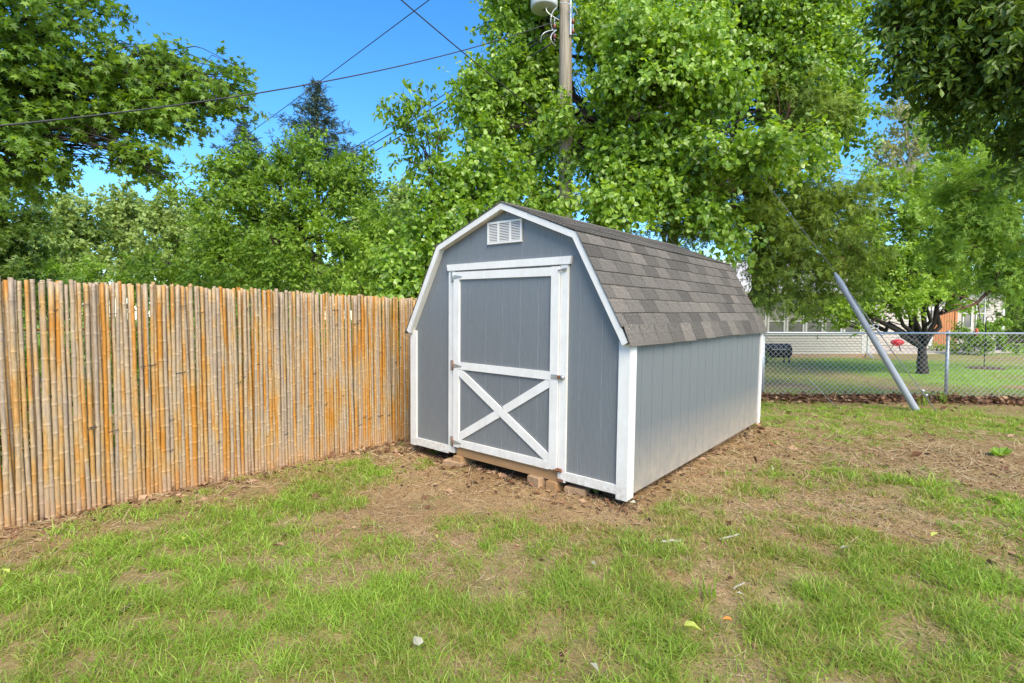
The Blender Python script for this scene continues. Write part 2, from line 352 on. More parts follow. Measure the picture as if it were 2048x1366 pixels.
bw = Geo().prism([(-SW+.02, Z0+.02), (-.02, Z0+.02)] + [(x, roofz(x)-.02) for x in (-.02, -XB, XC, -SW+XB, -SW+.02)], SL-.03, SL-.010).obj('back_wall', M['groove'], shed)
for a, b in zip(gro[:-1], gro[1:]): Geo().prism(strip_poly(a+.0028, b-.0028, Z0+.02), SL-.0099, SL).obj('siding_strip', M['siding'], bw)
for nm, x0, x1 in (('right_wall', -.03, -.0046), ('left_wall', -SW+.0101, -SW+.03)):
    w = Geo().box((x0, .031, Z0+.02), (x1, SL-.031, ZT)).obj(nm, M['groove'], shed)
    s0, s1 = (-.0045, 0) if nm == 'right_wall' else (-SW, -SW+.010)
    y = .011
    while y < SL-.02:
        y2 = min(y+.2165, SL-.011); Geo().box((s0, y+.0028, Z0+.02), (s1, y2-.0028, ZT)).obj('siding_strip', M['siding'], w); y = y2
# trim boards
def tbox(name, a, b, parent=shed, mat='white'): return Geo().box(a, b).obj(name, M[mat], parent)
tbox('corner_trim', (-.083, -.02, Z0-.005), (.018, -.0005, ZT+.03)); tbox('corner_trim', (.0005, .0, Z0), (.0185, .095, ZT-.0))
tbox('corner_trim', (-SW-.015, -.02, Z0-.005), (-SW+.085, -.0005, ZT+.03))
tbox('corner_trim', (.0005, SL-.10, Z0), (.0185, SL+.002, ZT)); tbox('corner_trim', (-SW-.0185, .0, Z0), (-SW-.0005, .09, ZT))
tbox('bottom_trim', (-SW+.0855, -.019, .062), (-2.0725, -.0005, .145)); tbox('bottom_trim', (-.583, -.019, .094), (-.0835, -.0005, .170))
jl = tbox('door_jamb', (-2.072, -.018, .079), (-1.9845, -.0005, 1.987)); jr = tbox('door_jamb', (-.662, -.021, .075), (-.5835, -.0005, 1.991))
tbox('jamb_stain', (-.6635, -.0222, .077), (-.60, -.0205, .10), jr, 'rust')
Geo().prism([(-2.080, 1.990), (-.562, 1.994), (-.548, 2.062), (-2.094, 2.054)], -.030, -.0005).obj('door_header', M['white'], shed)
# door
door = Geo().box((-1.983, -.014, .176), (-.668, -.0025, 1.972)).obj('door', M['groove'], shed)
dg = [-1.898, -1.765, -1.546, -1.329, -1.112, -.90, -.755]
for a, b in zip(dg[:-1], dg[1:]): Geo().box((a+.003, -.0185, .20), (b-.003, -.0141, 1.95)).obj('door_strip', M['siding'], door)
def dbox(name, a, b): return Geo().box((a[0], -.036, a[1]), (b[0], -.0143, b[1])).obj(name, M['white'], door)
dbox('stile', (-1.984, .155), (-1.905, 1.974)); dbox('stile', (-.753, .172), (-.667, 1.978))
dbox('rail', (-1.9045, 1.897), (-.7535, 1.973)); dbox('rail', (-1.9045, .976), (-.7535, 1.050)); dbox('rail', (-1.9045, .165), (-.7535, .240))
def brace(x0, z0, x1, z1, w, y0, y1):
    d = np.array([x1-x0, z1-z0]); d /= np.linalg.norm(d); n = np.array([-d[1], d[0]])*w/2
    return Geo().prism([(x0-n[0], z0-n[1]), (x1-n[0], z1-n[1]), (x1+n[0], z1+n[1]), (x0+n[0], z0+n[1])], y0, y1).obj('brace', M['white'], door)
brace(-1.935, .973, -.722, .237, .080, -.0335, -.0187)
mx, mz = -1.329, .606
brace(-1.935, .249, mx-.040, mz-.022, .078, -.0325, -.0187); brace(mx+.040, mz+.026, -.720, .976, .078, -.0325, -.0187)
# strap hinges: leaf plate, barrel, tapered strap
for z in (1.925, 1.010, .205):
    h = Geo().prism([(-1.975, z-.022), (-1.975, z+.022), (-1.865, z+.006), (-1.858, z), (-1.865, z-.006)], -.0395, -.0362).obj('hinge', M['zinc'], door)
    Geo().box((-2.040, -.0225, z-.052), (-1.992, -.0182, z+.052)).obj('hinge_plate', M['zinc'], h)
    Geo().tube([(-1.985, -.040, z-.05), (-1.985, -.040, z+.05)], .0075, 8).obj('hinge_barrel', M['rust' if z < 1.1 else 'zinc'], h, True)
    for k in (-1.955, -1.92, -1.885): Geo().tube([(k, -.0396, z), (k, -.043, z)], .005, 6).obj('screw', M['zinc'], h)
lt = Geo().box((-.735, -.041, .990), (-.668, -.0362, 1.030)).obj('latch', M['zinc'], shed)
Geo().box((-.668, -.0445, .994), (-.63, -.036, 1.026)).obj('hasp', M['rust'], lt); Geo().tube([(-.616, -.022, 1.01), (-.616, -.05, 1.01)], .020, 10).obj('hasp_staple', M['zinc'], lt, True)
sb = Geo().box((-.672, -.040, .165), (-.615, -.0215, .195)).obj('slide_bolt', M['rust'], shed); Geo().tube([(-.69, -.046, .18), (-.60, -.046, .18)], .006, 6).obj('bolt_rod', M['rust'], sb)
tl = Geo().box((-.64, -.034, 1.935), (-.60, -.0215, 1.965)).obj('turn_button', M['zinc'], shed); Geo().tube([(-.675, -.040, 1.943), (-.585, -.040, 1.955)], .007, 6).obj('bolt_rod', M['zinc'], tl)
# louvred vent
vent = empty('vent'); vent.parent = shed
vx0, vx1, vz0, vz1 = -1.534, -1.106, 2.224, 2.434
Geo().box((vx0+.01, -.006, vz0+.01), (vx1-.01, -.0005, vz1-.01)).obj('vent_back', M['darkwood'], vent)
for a, b in ((vx0, vx0+.02), (vx1-.02, vx1), (vx0+.130, vx0+.150), (vx0+.276, vx0+.296)): Geo().box((a, -.019, vz0+.0205), (b, -.0062, vz1-.0205)).obj('vent_stile', M['white'], vent)
for a, b in ((vz0, vz0+.02), (vz1-.02, vz1)): Geo().box((vx0, -.019, a), (vx1, -.0005, b)).obj('vent_rail', M['white'], vent)
for x0, x1 in ((vx0+.0205, vx0+.1295), (vx0+.1505, vx0+.2755), (vx0+.2965, vx1-.0205)):
    for k in range(11):
        z = vz0+.024 + k*.0150
        Geo().prism([(0, 0), (.0025, 0), (.0085, .0095), (.006, .0095)], 0, 1).obj('louvre', M['white'], vent)
        o = COL.objects[-1]; me = o.data
        co = np.empty(24, np.float32); me.vertices.foreach_get('co', co); co = co.reshape(-1, 3)
        new = np.stack([x0 + co[:, 1]*(x1-x0), -.0165 + co[:, 0], z + co[:, 2]], -1); me.vertices.foreach_set('co', new.ravel().astype(np.float32)); me.update()
# roof: deck, barge boards, shingles
OH = .071
prof = [(-SW-.02, ZT+.028), (-SW+XB, ZB), (XC, ZP), (-XB, ZB), (.02, ZT+.028)]
def inset(pr, t):
    pr = np.array(pr); out = []
    for i in range(len(pr)):
        ds = [pr[min(i+1, len(pr)-1)]-pr[min(i, len(pr)-2)] if i < len(pr)-1 else pr[i]-pr[i-1], pr[i]-pr[i-1] if i > 0 else pr[1]-pr[0]]
        ns = [np.array([-d[1], d[0]])/np.linalg.norm(d) for d in ds]; ns = [n if n[1] > 0 or True else -n for n in ns]
        b = ns[0]+ns[1]; b /= np.linalg.norm(b); out.append(pr[i] - b*t/max(.3, b @ ns[0]))
    return [tuple(p) for p in out]
inn = inset(prof, .055); deck_in = inset(prof, .03)
roof = empty('roof'); roof.parent = shed
for i in range(4):
    Geo().prism([prof[i], prof[i+1], inn[i+1], inn[i]], -OH, -OH+.022).obj('barge_board', M['white'], roof)
    Geo().prism([inn[i], inn[i+1], inset(prof, .040)[i+1], inset(prof, .040)[i]], -OH+.0222, -.0005).obj('soffit', M['oldwhite'], roof)
    Geo().prism([prof[i], prof[i+1], deck_in[i+1], deck_in[i]], -OH+.0225, SL+.05).obj('roof_deck', M['shingle_dark'], roof)
    Geo().prism([prof[i], prof[i+1], inn[i+1], inn[i]], SL+.0505, SL+.07).obj('barge_board', M['white'], roof)
# shingle meshes: wedge tabs, a few variants, local x along the eave, y up the slope, z out
tabs = []
for k in range(5):
    w, h = .318, .175; g = Geo(); c = [random.uniform(-.004, .004) for _ in range(4)]
    v = [(0, c[0], .012), (w, c[1], .012), (w, h, .002), (0, h, .002), (0, c[0], .004), (w, c[1], .004), (w, h, 0), (0, h, 0)]
    g.add(v, [(0, 1, 2, 3), (4, 7, 6, 5), (0, 4, 5, 1), (1, 5, 6, 2), (2, 6, 7, 3), (3, 7, 4, 0)]); tabs.append(g.mesh('shingle', M['shingle']))
def lay(p_low, p_high, course, n, flare=0, parent=roof):
    pl, ph = np.array(p_low), np.array(p_high); d = ph-pl; Lr = np.linalg.norm(d); d /= Lr
    nout = np.array([d[1], -d[0]]) if True else None
    if nout[1] < 0: nout = -nout
    sgn = 1 if d[0] < 0 else -1
    for r in range(n):
        s = r*course; y = -OH - .006 - (r % 2)*.14 - random.uniform(0, .02)
        while y < SL+.06:
            y0 = max(y, -OH-.008); y1 = min(y+.284, SL+.078)
            if y1-y0 > .03:
                o = link('shingle', random.choice(tabs), parent)
                base = pl + d*s + nout*(.002 + .0006*(r % 3))
                X = Vector((0, 1, 0)); Yv = Vector((d[0], 0, d[1])); Zv = Vector((nout[0], 0, nout[1]))
                if r == 0 and flare:
                    a = flare + .03*math.sin(y*2.1); Yv, Zv = Yv*math.cos(a)+Zv*math.sin(a), Zv*math.cos(a)-Yv*math.sin(a)
                if sgn < 0: X = -X
                org = Vector((base[0], y0 if sgn > 0 else y1-.004, base[1]))
                hs = min(1., (Lr-s+.012)/.175)
                if r == 0 and flare: org = org + Vector((.018, 0, -.034 - .006*math.sin(y*2.3)))
                m = Matrix((X*((y1-y0-.006)/.318), Yv*hs*(1.05 if r == 0 and flare else 1), Zv)).transposed().to_4x4(); m.translation = org
                m = m @ Matrix.Rotation(random.uniform(-.006, .006), 4, 'Z'); o.matrix_local = m
            y += .284
lay((.022, ZT+.028), (-XB, ZB), .1315, 8, .16)
lay((-XB+.01, ZB+.002), (XC, ZP), .1315, 7)
g = Geo()
for a, b in ((prof[0], prof[1]), (prof[1], prof[2])):
    a, b = np.array(a), np.array(b); d = (b-a)/np.linalg.norm(b-a); n = np.array([-d[1], d[0]])
    for r in range(8):
        s0 = a + d*r*.1315 - (d*.0 if r else d*.04); s1 = a + d*min((r+1)*.1315+.02, np.linalg.norm(b-a))
        if (s1-s0) @ d > .02: g.prism([tuple(s0+n*.003), tuple(s0+n*.012), tuple(s1+n*.0035), tuple(s1+n*.002)], -OH-.006, SL+.078)
o = g.obj('shingle_field', M['shingle'], roof); o['kind'] = 'stuff'
cap = link('ridge_cap', Geo().prism([(XC-.10, ZP-.026), (XC, ZP+.016), (XC+.10, ZP-.026), (XC+.095, ZP-.034), (XC, ZP+.006), (XC-.095, ZP-.034)], -OH-.006, SL+.078).mesh('ridge_cap', M['shingle']), roof)
# floor frame and skids
tbox('floor_beam', (-1.960, -.004, .062), (-.664, .034, .1755), shed, 'timber')
for x0, x1 in ((-1.966, -1.86), (-.765, -.664)): tbox('skid', (x0, -.05, -.03), (x1, SL-.02, .0615), shed, 'timber')
for x0, x1 in ((-2.60, -2.50), (-.20, -.10)): tbox('skid', (x0, .25, -.04), (x1, SL-.02, .079), shed, 'timber')
tbox('floor_panel', (-SW+.03, .035, .080), (-.03, SL-.03, .10), shed, 'timber')
R0 = Matrix.Translation((SX, SY, 0)) @ Matrix.Rotation(-YAW, 4, 'Z')
for k, (x, y, s, rz, lab) in enumerate(((-1.98, .02, (.24, .20, .045), .15, 'flat paver brick under the left end of the door beam'), (-.90, -.0, (.15, .13, .085), -.2, 'short brown block standing left of the right skid end'), (-.50, .05, (.20, .12, .055), .1, 'low brown block tucked right of the right skid end'))):
    g = Geo(); a, b, c = s[0]/2, s[1]/2, s[2]
    g.add([(-a,-b,-.03),(a,-b,-.03),(a,b,-.03),(-a,b,-.03),(-a,-b,c-.008),(a,-b,c-.008),(a,b,c-.008),(-a,b,c-.008),(-a+.008,-b+.008,c),(a-.008,-b+.008,c),(a-.008,b-.008,c),(-a+.008,b-.008,c)],
          [(0,3,2,1),(0,1,5,4),(1,2,6,5),(2,3,7,6),(3,0,4,7),(4,5,9,8),(5,6,10,9),(6,7,11,10),(7,4,8,11),(8,9,10,11)])
    o = g.obj('paver_block', M['brick']); o.matrix_world = R0 @ Matrix.Translation((x, y+.01, .0)) @ Matrix.Rotation(rz, 4, 'Z'); tag(o, lab, 'block')

# ------------------------------------------------------------------ bamboo fence
fence = empty('bamboo_fence', (FA[0], FA[1], 0)); tag(fence, 'tall screen fence of grey and orange bamboo canes left of the shed', 'fence')
cane_me = []
for k in range(14):
    g = Geo(); H = 1.95; r = random.uniform(.0165, .0205); z = -.12; P = [(0, 0, z)]; R = [r*1.05]; bx = by = 0.; nodes = []
    z = random.uniform(.0, .15)
    while z < H:
        bx += random.uniform(-.004, .004); by += random.uniform(-.003, .003); rr = r*(1.08-.16*z/H)
        for dz, f in ((-.022, 1), (-.008, 1), (-.003, 1.09), (.002, 1.10), (.006, .99), (.022, 1)): P.append((bx, by, z+dz)); R.append(rr*f)
        nodes.append(len(P)-4); z += random.uniform(.15, .27)
    P.append((bx, by, H)); R.append(rr*.96)
    g.tube(P, R, 9)
    q, mi = g.f[0]; n = 9; rows = len(P)-1; sel = np.zeros(rows, bool)
    for i in nodes: sel[i] = True
    sel = np.repeat(sel, n); g.f = [(q[~sel], 0), (q[sel], 1)] + g.f[1:]
    cane_me.append(g.mesh('cane', [M['bamboo'], M['bamboo_node']], True))
s = -.62; i = 0; topz = lambda s: 1.815 + .012*math.sin(s*1.3) - .004*s
rows = []
while s < 4.5: rows.append((s, 0)); s += random.uniform(.0285, .0345)
s = -.61
while s < 4.5: rows.append((s, 1)); s += random.uniform(.038, .047)
for s, back in rows:
    o = link('cane', random.choice(cane_me), fence); p = fdir*s + fnrm*random.uniform(-.008, .010)
    if back: p = p - fnrm*.036
    o.location = (p[0], p[1], 0); o.rotation_euler = (random.gauss(0, .005), random.gauss(0, .006), random.uniform(0, 6.28))
    hh = topz(s) + random.gauss(0, .008); k = hh/1.95; kr = random.uniform(.76, 1.0); o.scale = (kr, kr, k)
for k, zz in enumerate((.25, .85, 1.45)):          # back rails that carry the canes
    a = fdir*-.62 - fnrm*.065; b = fdir*4.5 - fnrm*.065
    Geo().tube([(a[0], a[1], zz), (b[0], b[1], zz)], .012, 6).obj('back_rail', M['bamboo'], fence)
for k in range(46):
    s = random.uniform(-.3, 3.9); z = random.choice((.36, .62, 1.0, 1.12, 1.5, 1.62)) + random.gauss(0, .03); p = fdir*s; w = random.choice((.035, .04, .07))
    g = Geo(); P = []
    for t in np.linspace(-1, 1, 7): qv = p + fdir*w*t*.55 + fnrm*(.024 - .012*abs(t)**3); P.append((qv[0], qv[1], z + .006*t + random.uniform(-.002, .002)))
    if k % 3 == 0: P.append((P[-1][0]+fnrm[0]*.02, P[-1][1]+fnrm[1]*.02, z+.012))
    g.tube(P, .0028, 5).obj('wire_tie', M['cable'], fence)

# ------------------------------------------------------------------ plants
LEAF = {
 'heart': ([(0,.06,0),(-.40,.16,.07),(-.36,.55,.08),(0,1.0,-.05),(.36,.55,.08),(.40,.16,.07)], [(0,3,2,1),(0,5,4,3)]),
 'star': ([(0,0,0),(-.42,.05,0),(-.16,.28,.03),(-.55,.52,-.05),(-.15,.50,.03),(0,1.,-.06),(.15,.50,.03),(.55,.52,-.05),(.16,.28,.03),(.42,.05,0)], [(0,2,1),(2,4,3),(4,6,5),(6,8,7),(8,0,9),(0,8,6,4,2)]),
 'ovate': ([(0,0,0),(-.27,.40,.06),(0,1.,-.05),(.27,.40,.06),(0,.45,-.02)], [(0,4,1),(4,2,1),(0,3,4),(4,3,2)]),
 'long': ([(0,0,0),(-.16,.45,.04),(-.20,.72,.04),(0,1.,-.06),(.20,.72,.04),(.16,.45,.04),(0,.6,-.02)], [(0,6,2,1),(6,3,2),(0,5,4,6),(6,4,3)]),
 'lobed': ([(0,0,0),(-.50,.55,.04),(-.08,.42,0),(0,1,-.06),(.08,.42,0),(.50,.55,.04)], [(0,2,1),(0,4,3,2),(0,5,4)]),
 'chip': ([(0,0,0),(-.32,.45,.05),(0,1.,-.04),(.32,.45,.05)], [(0,3,2,1)]),
 'spray': ([(0,0,0),(.05,.5,.0),(0,1,-.08),(-.05,.5,0),(.28,.55,.06),(.06,.35,0),(-.30,.62,.05),(-.05,.30,0),(.24,.92,-.05),(.03,.62,0),(-.20,.98,-.02),(-.03,.70,0)], [(0,1,2,3),(0,4,5),(0,6,7),(1,8,9),(3,10,11)]),
}
def leaf_mesh(name, kind, P, A, N, Sc, tint, mat):
    V, Fc = LEAF[kind]; V = np.array(V); k = len(V); n = len(P)
    X = np.cross(A, N); B = np.stack([X, A, N], -1)*Sc[:, None, None]
    W = (B @ V.T).transpose(0, 2, 1) + P[:, None, :]
    g = Geo(); fs = []
    by = {}
    for q in Fc: by.setdefault(len(q), []).append(q)
    off = (np.arange(n)*k)[:, None, None]
    for q in by.values(): fs.append((np.array(q)[None] + off).reshape(-1, len(q[0])))
    g.add(W.reshape(-1, 3), fs, 0, np.repeat(tint, k)); return g.mesh(name, mat)
def inview(P):
    d = P - np.array([0, 0, CAMH]); c, s = math.cos(PITCH), math.sin(PITCH)
    z = d[:, 1]*c - d[:, 2]*s; u = d[:, 1]*s + d[:, 2]*c; x = 1024+F*d[:, 0]/np.maximum(z, .1); y = 683-F*u/np.maximum(z, .1)
    return (z > .5) & (x > -20) & (x < 2068) & (y > -20) & (y < 1386), z
def curve(a, b, sag=.1, n=6, jit=.05, rg=None):
    a = np.asarray(a, float); b = np.asarray(b, float); t = np.linspace(0, 1, n)[:, None]; L = np.linalg.norm(b-a)
    P = a + (b-a)*t; P[:, 2] += (sag*L*4*t*(1-t))[:, 0]
    w = (rg or rng).normal(0, jit*L, (n, 3))*np.sin(t*math.pi); return P + w
COV = 2.1
def tree(name, label, cat, base, lobes, kind, size, cov, leafm, bark, trunk_r=.12, droop=.2, seed=0, solo=0, group=None, twig=.4, fork=None, lpt=10, tintmid=.5, limb_r=None, up=.6, sec=1., branches=True, clump=.25):
    """lobes: (px, py, depth, rx_px, ry_px, depth_radius) measured clumps of the crown; every lobe gets a limb, side branches, twigs and leaves"""
    rg = np.random.default_rng(seed); root = empty(name, base); tag(root, label, cat, group); O = np.array(base, float)
    L = [(at(x, y, Y), np.array([rx*Y/F, rd, ry*Y/F])) for x, y, Y, rx, ry, rd in lobes]
    fk = np.array(fork if fork is not None else O + (np.mean([c for c, r in L], 0)-O)*.4, float)
    Wg = Geo(); trunkP = curve(O - [0, 0, .1], fk, 0, 8, .02, rg)
    Wg.tube(trunkP - O, np.linspace(trunk_r*1.25, trunk_r*.75, 8), 10)
    Wg.obj('trunk', bark, root, True)
    Bg = Geo(); lp, la, ln, ls, lt = [], [], [], [], []
    leafarea = .5*size*size*(.45 if kind in ('long', 'spray') else .75)
    for c, r in L:
        lim = curve(fk, c, .06, 7, .04, rg); lr = limb_r or trunk_r*.5
        if branches: Bg.tube(lim - O, np.linspace(lr, lr*.3, 7), 6)
        N = int(COV*cov*math.pi*r[0]*max(r[2], r[1]*.6)/leafarea); K = max(5, int(sec*(3 + 16*float(np.mean(r)))))
        nt = max(K, N//lpt); ntb = max(1, nt//K); ctint = rg.normal(0, .08)
        dirs = nrm(rg.normal(0, 1, (K, 3))); ends = c + dirs*r*(.55+.45*rg.random((K, 1))**.5)
        for e in ends:
            t0 = rg.uniform(.55, 1.0); st = lim[min(6, int(t0*6))]; sb = curve(st, e, .08, 5, .07, rg)
            if branches: Bg.tube(sb - O, np.linspace(min(lr*.28, .016), .0025, 5), 4, cap=False)
            bd = nrm(e - st); bt = ctint + rg.normal(0, .10)
            tt = rg.uniform(.35, 1.05, ntb)**.8; ip = np.clip(tt*4, 0, 3.999); i0 = ip.astype(int); fr = (ip-i0)[:, None]
            sp = sb[i0]*(1-fr) + sb[np.minimum(i0+1, 4)]*fr
            td = nrm(bd*.55 + rg.normal(0, .6, (ntb, 3)) + np.array([0, 0, .15-droop]))
            tl = twig*rg.uniform(.5, 1.25, ntb)
            u = rg.uniform(.1, 1., (ntb, lpt)); pos = sp[:, None] + td[:, None]*(tl[:, None]*u)[..., None]; pos[..., 2] -= droop*.5*tl[:, None]*u*u
            pos += rg.normal(0, size*clump, pos.shape)
            al = nrm(td[:, None]*.5 + rg.normal(0, .65, pos.shape) + np.array([0, 0, -droop*1.6]))
            out = nrm((pos - c)/r)
            nn = nrm(np.array([0, 0, up]) + out*.75 + rg.normal(0, .45, pos.shape)); nn = nrm(nn - al*np.sum(nn*al, -1, keepdims=True))
            m = ntb*lpt; lp.append(pos.reshape(m, 3)); la.append(al.reshape(m, 3)); ln.append(nn.reshape(m, 3))
            ls.append(size*rg.uniform(.6, 1.2, m)); ti = tintmid + bt + rg.normal(0, .22, m); lt.append(np.clip(ti, 0, 1))
    if branches: Bg.obj('branches', bark, root, True)
    P, A, N_, Sc, T = (np.concatenate(x) for x in (lp, la, ln, ls, lt))
    ok = P[:, 2] > .03; P, A, N_, Sc, T = P[ok], A[ok], N_[ok], Sc[ok], T[ok]
    if solo:
        v, z = inview(P); sc = np.where(v, z - Sc*3, 1e9); pick = np.argsort(sc)[:solo]; pick = pick[sc[pick] < 1e8]
        V, Fc = LEAF[kind]
        tm = [Geo().add(np.array(V), Fc, 0, np.full(len(V), tt)).mesh('leaf', leafm) for tt in (.3, .5, .7, .9)]
        for i in pick:
            o = link('leaf', tm[min(3, int(T[i]*4))], root); X = np.cross(A[i], N_[i]); m = Matrix(np.stack([X, A[i], N_[i]], -1)*Sc[i]).to_4x4(); m.translation = Vector(P[i]-O); o.matrix_local = m
        keep = np.ones(len(P), bool); keep[pick] = False; P, A, N_, Sc, T = P[keep], A[keep], N_[keep], Sc[keep], T[keep]
    cr = link('crown', leaf_mesh('crown', kind, P - O, A, N_, Sc, T, leafm), root)
    if solo: cr['kind'] = 'stuff'
    return root

# left: sweetgum overhanging from outside the frame
tree('sweetgum_tree', 'star-leaved tree reaching in from the left, its bough ending in mid sky', 'tree', (-11.5, 8.2, 0),
 [(60,40,7.4,130,70,.9),(190,20,7.6,70,42,.5),(-40,150,7.2,120,120,1.),(70,170,7.4,90,80,.8),(150,190,7.6,80,70,.6),(250,190,7.8,75,55,.5),(300,130,7.9,75,45,.4),(350,150,8,60,50,.4),(330,220,7.8,70,55,.4),(420,190,8,70,45,.4),(480,170,8.1,45,32,.3),(500,215,8.1,35,26,.3),(400,235,8,45,35,.3),(290,270,7.8,62,55,.35),(300,330,7.7,42,40,.3),(335,355,7.7,22,26,.2),(265,320,7.7,24,24,.2),(60,270,7.4,75,60,.7),(70,340,7.4,60,50,.6),(200,255,7.6,45,35,.35),(30,330,7.3,90,90,.8)],
 'star', .105, 3.0, M['leaf_star'], M['bark_dark'], .25, .25, 1, 300, fork=(-9.5, 8, 4.6), twig=.25, limb_r=.045, tintmid=.5, lpt=7, sec=1.6)
tree('maple_tree', 'shady dark green tree low at the left edge above the bamboo', 'tree', (-11.8, 12.2, 0),
 [(-20,430,11,110,80,1.),(40,480,11.5,75,70,.9),(30,540,11,80,50,1),(70,430,11.6,50,40,.6),(-60,350,11,110,80,1.2),(-40,560,11,100,70,1)],
 'lobed', .13, 3.4, M['leaf_dark'], M['bark_dark'], .16, .25, 2, twig=.35)
# far hazy broadleaf trees behind
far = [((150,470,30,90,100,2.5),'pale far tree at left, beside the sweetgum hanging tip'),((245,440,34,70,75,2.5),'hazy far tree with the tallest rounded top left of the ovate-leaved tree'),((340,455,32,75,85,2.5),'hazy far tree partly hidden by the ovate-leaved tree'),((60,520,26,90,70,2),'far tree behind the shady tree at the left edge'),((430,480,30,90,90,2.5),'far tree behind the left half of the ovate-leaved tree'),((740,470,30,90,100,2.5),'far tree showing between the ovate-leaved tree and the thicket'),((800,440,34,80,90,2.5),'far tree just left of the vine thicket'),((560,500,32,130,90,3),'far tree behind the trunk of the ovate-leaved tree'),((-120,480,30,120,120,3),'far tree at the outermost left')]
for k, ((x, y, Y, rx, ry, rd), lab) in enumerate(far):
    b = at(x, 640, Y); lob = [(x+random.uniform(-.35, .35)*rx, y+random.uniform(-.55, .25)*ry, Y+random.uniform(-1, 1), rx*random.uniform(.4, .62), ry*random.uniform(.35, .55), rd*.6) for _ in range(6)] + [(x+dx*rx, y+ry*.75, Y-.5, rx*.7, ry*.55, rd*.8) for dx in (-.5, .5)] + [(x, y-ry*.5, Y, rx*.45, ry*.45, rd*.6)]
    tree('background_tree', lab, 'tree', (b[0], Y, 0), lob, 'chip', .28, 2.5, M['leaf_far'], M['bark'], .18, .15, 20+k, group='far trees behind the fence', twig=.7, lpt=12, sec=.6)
# ovate-leaved tree
tree('ovate_leaf_tree', 'wide dark-stemmed broadleaf tree behind the middle of the bamboo fence', 'tree', tuple(np.append(at(605, 640, 12.5)[:2], 0)),
 [(610,330,12.5,85,50,.9),(520,345,12.4,75,45,.8),(450,350,12.3,60,30,.6),(410,340,12.2,40,18,.4),(680,340,12.6,70,50,.8),(720,380,12.6,50,40,.7),(470,420,12,90,45,.9),(400,400,12,40,22,.5),(570,410,12.2,90,50,.9),(660,420,12.2,80,50,.9),(440,480,11.8,85,45,.9),(540,490,11.5,80,45,.8),(640,500,11.6,80,45,.8),(720,480,11.8,60,50,.8),(400,540,11.6,90,40,.8),(520,555,11.3,90,40,.8),(640,565,11.3,80,38,.8),(620,290,12.6,40,22,.4),(500,290,12.4,35,22,.4),(300,545,12,70,40,.9)],
 'ovate', .115, 3.0, M['leaf_elm'], M['bark_dark'], .11, .12, 3, 300, twig=.40, fork=at(600, 480, 12.5), limb_r=.04, up=.9)
# lime green understorey
for k, (lb, lab) in enumerate(((((760,500,11,60,60,.7),(720,560,10.8,70,40,.7),(800,560,10.5,60,45,.6),(770,440,11.3,45,35,.5)), 'bright lime shrub just left of the shed above the bamboo'), (((330,570,13,80,35,.8),(420,580,12.8,60,25,.6),(250,580,13.2,60,30,.6)), 'lime shrub peeping over the bamboo below the ovate-leaved tree'), (((130,560,14,90,45,1),(60,580,14,80,35,1)), 'green shrub over the bamboo at far left'))):
    b = at(lb[0][0], 640, lb[0][2]); tree('lime_shrub', lab, 'shrub', (b[0], b[1], 0), lb, 'ovate', .11, 3, M['leaf_lime'], M['bark'], .04, .2, 40+k, twig=.35, group='shrubs behind the bamboo fence')
def pxof(P):
    c, s_ = math.cos(PITCH), math.sin(PITCH); d = np.asarray(P, float) - [0, 0, CAMH]; z = d[1]*c-d[2]*s_; u = d[1]*s_+d[2]*c; return 1024+F*d[0]/z, 683-F*u/z
for k, ss in enumerate((-.9, .2, 1.3, 2.4, 3.4, 4.4)):
    p = FA + fdir*ss - fnrm*1.3; lb = []
    for j in range(9):
        c_ = np.append(p + fdir*random.uniform(-.5, .5) - fnrm*random.uniform(0, .8), random.uniform(.25, 1.5)); x_, y_ = pxof(c_); lb.append((x_, y_, c_[1], .45*F/c_[1], .34*F/c_[1], .4))
    tree('understorey_shrub', ['dark shrub seen only through the gaps of the bamboo, %s' % w_ for w_ in ('at the frame edge', 'left end', 'left of the middle', 'middle', 'right of the middle', 'nearest the shed')][k], 'shrub', (p[0], p[1], 0), lb, 'ovate', .11, 1.5, M['leaf_elm'], M['bark'], .03, .2, 110+k, group='shrubs close behind the bamboo', twig=.3, fork=(p[0], p[1], .3))
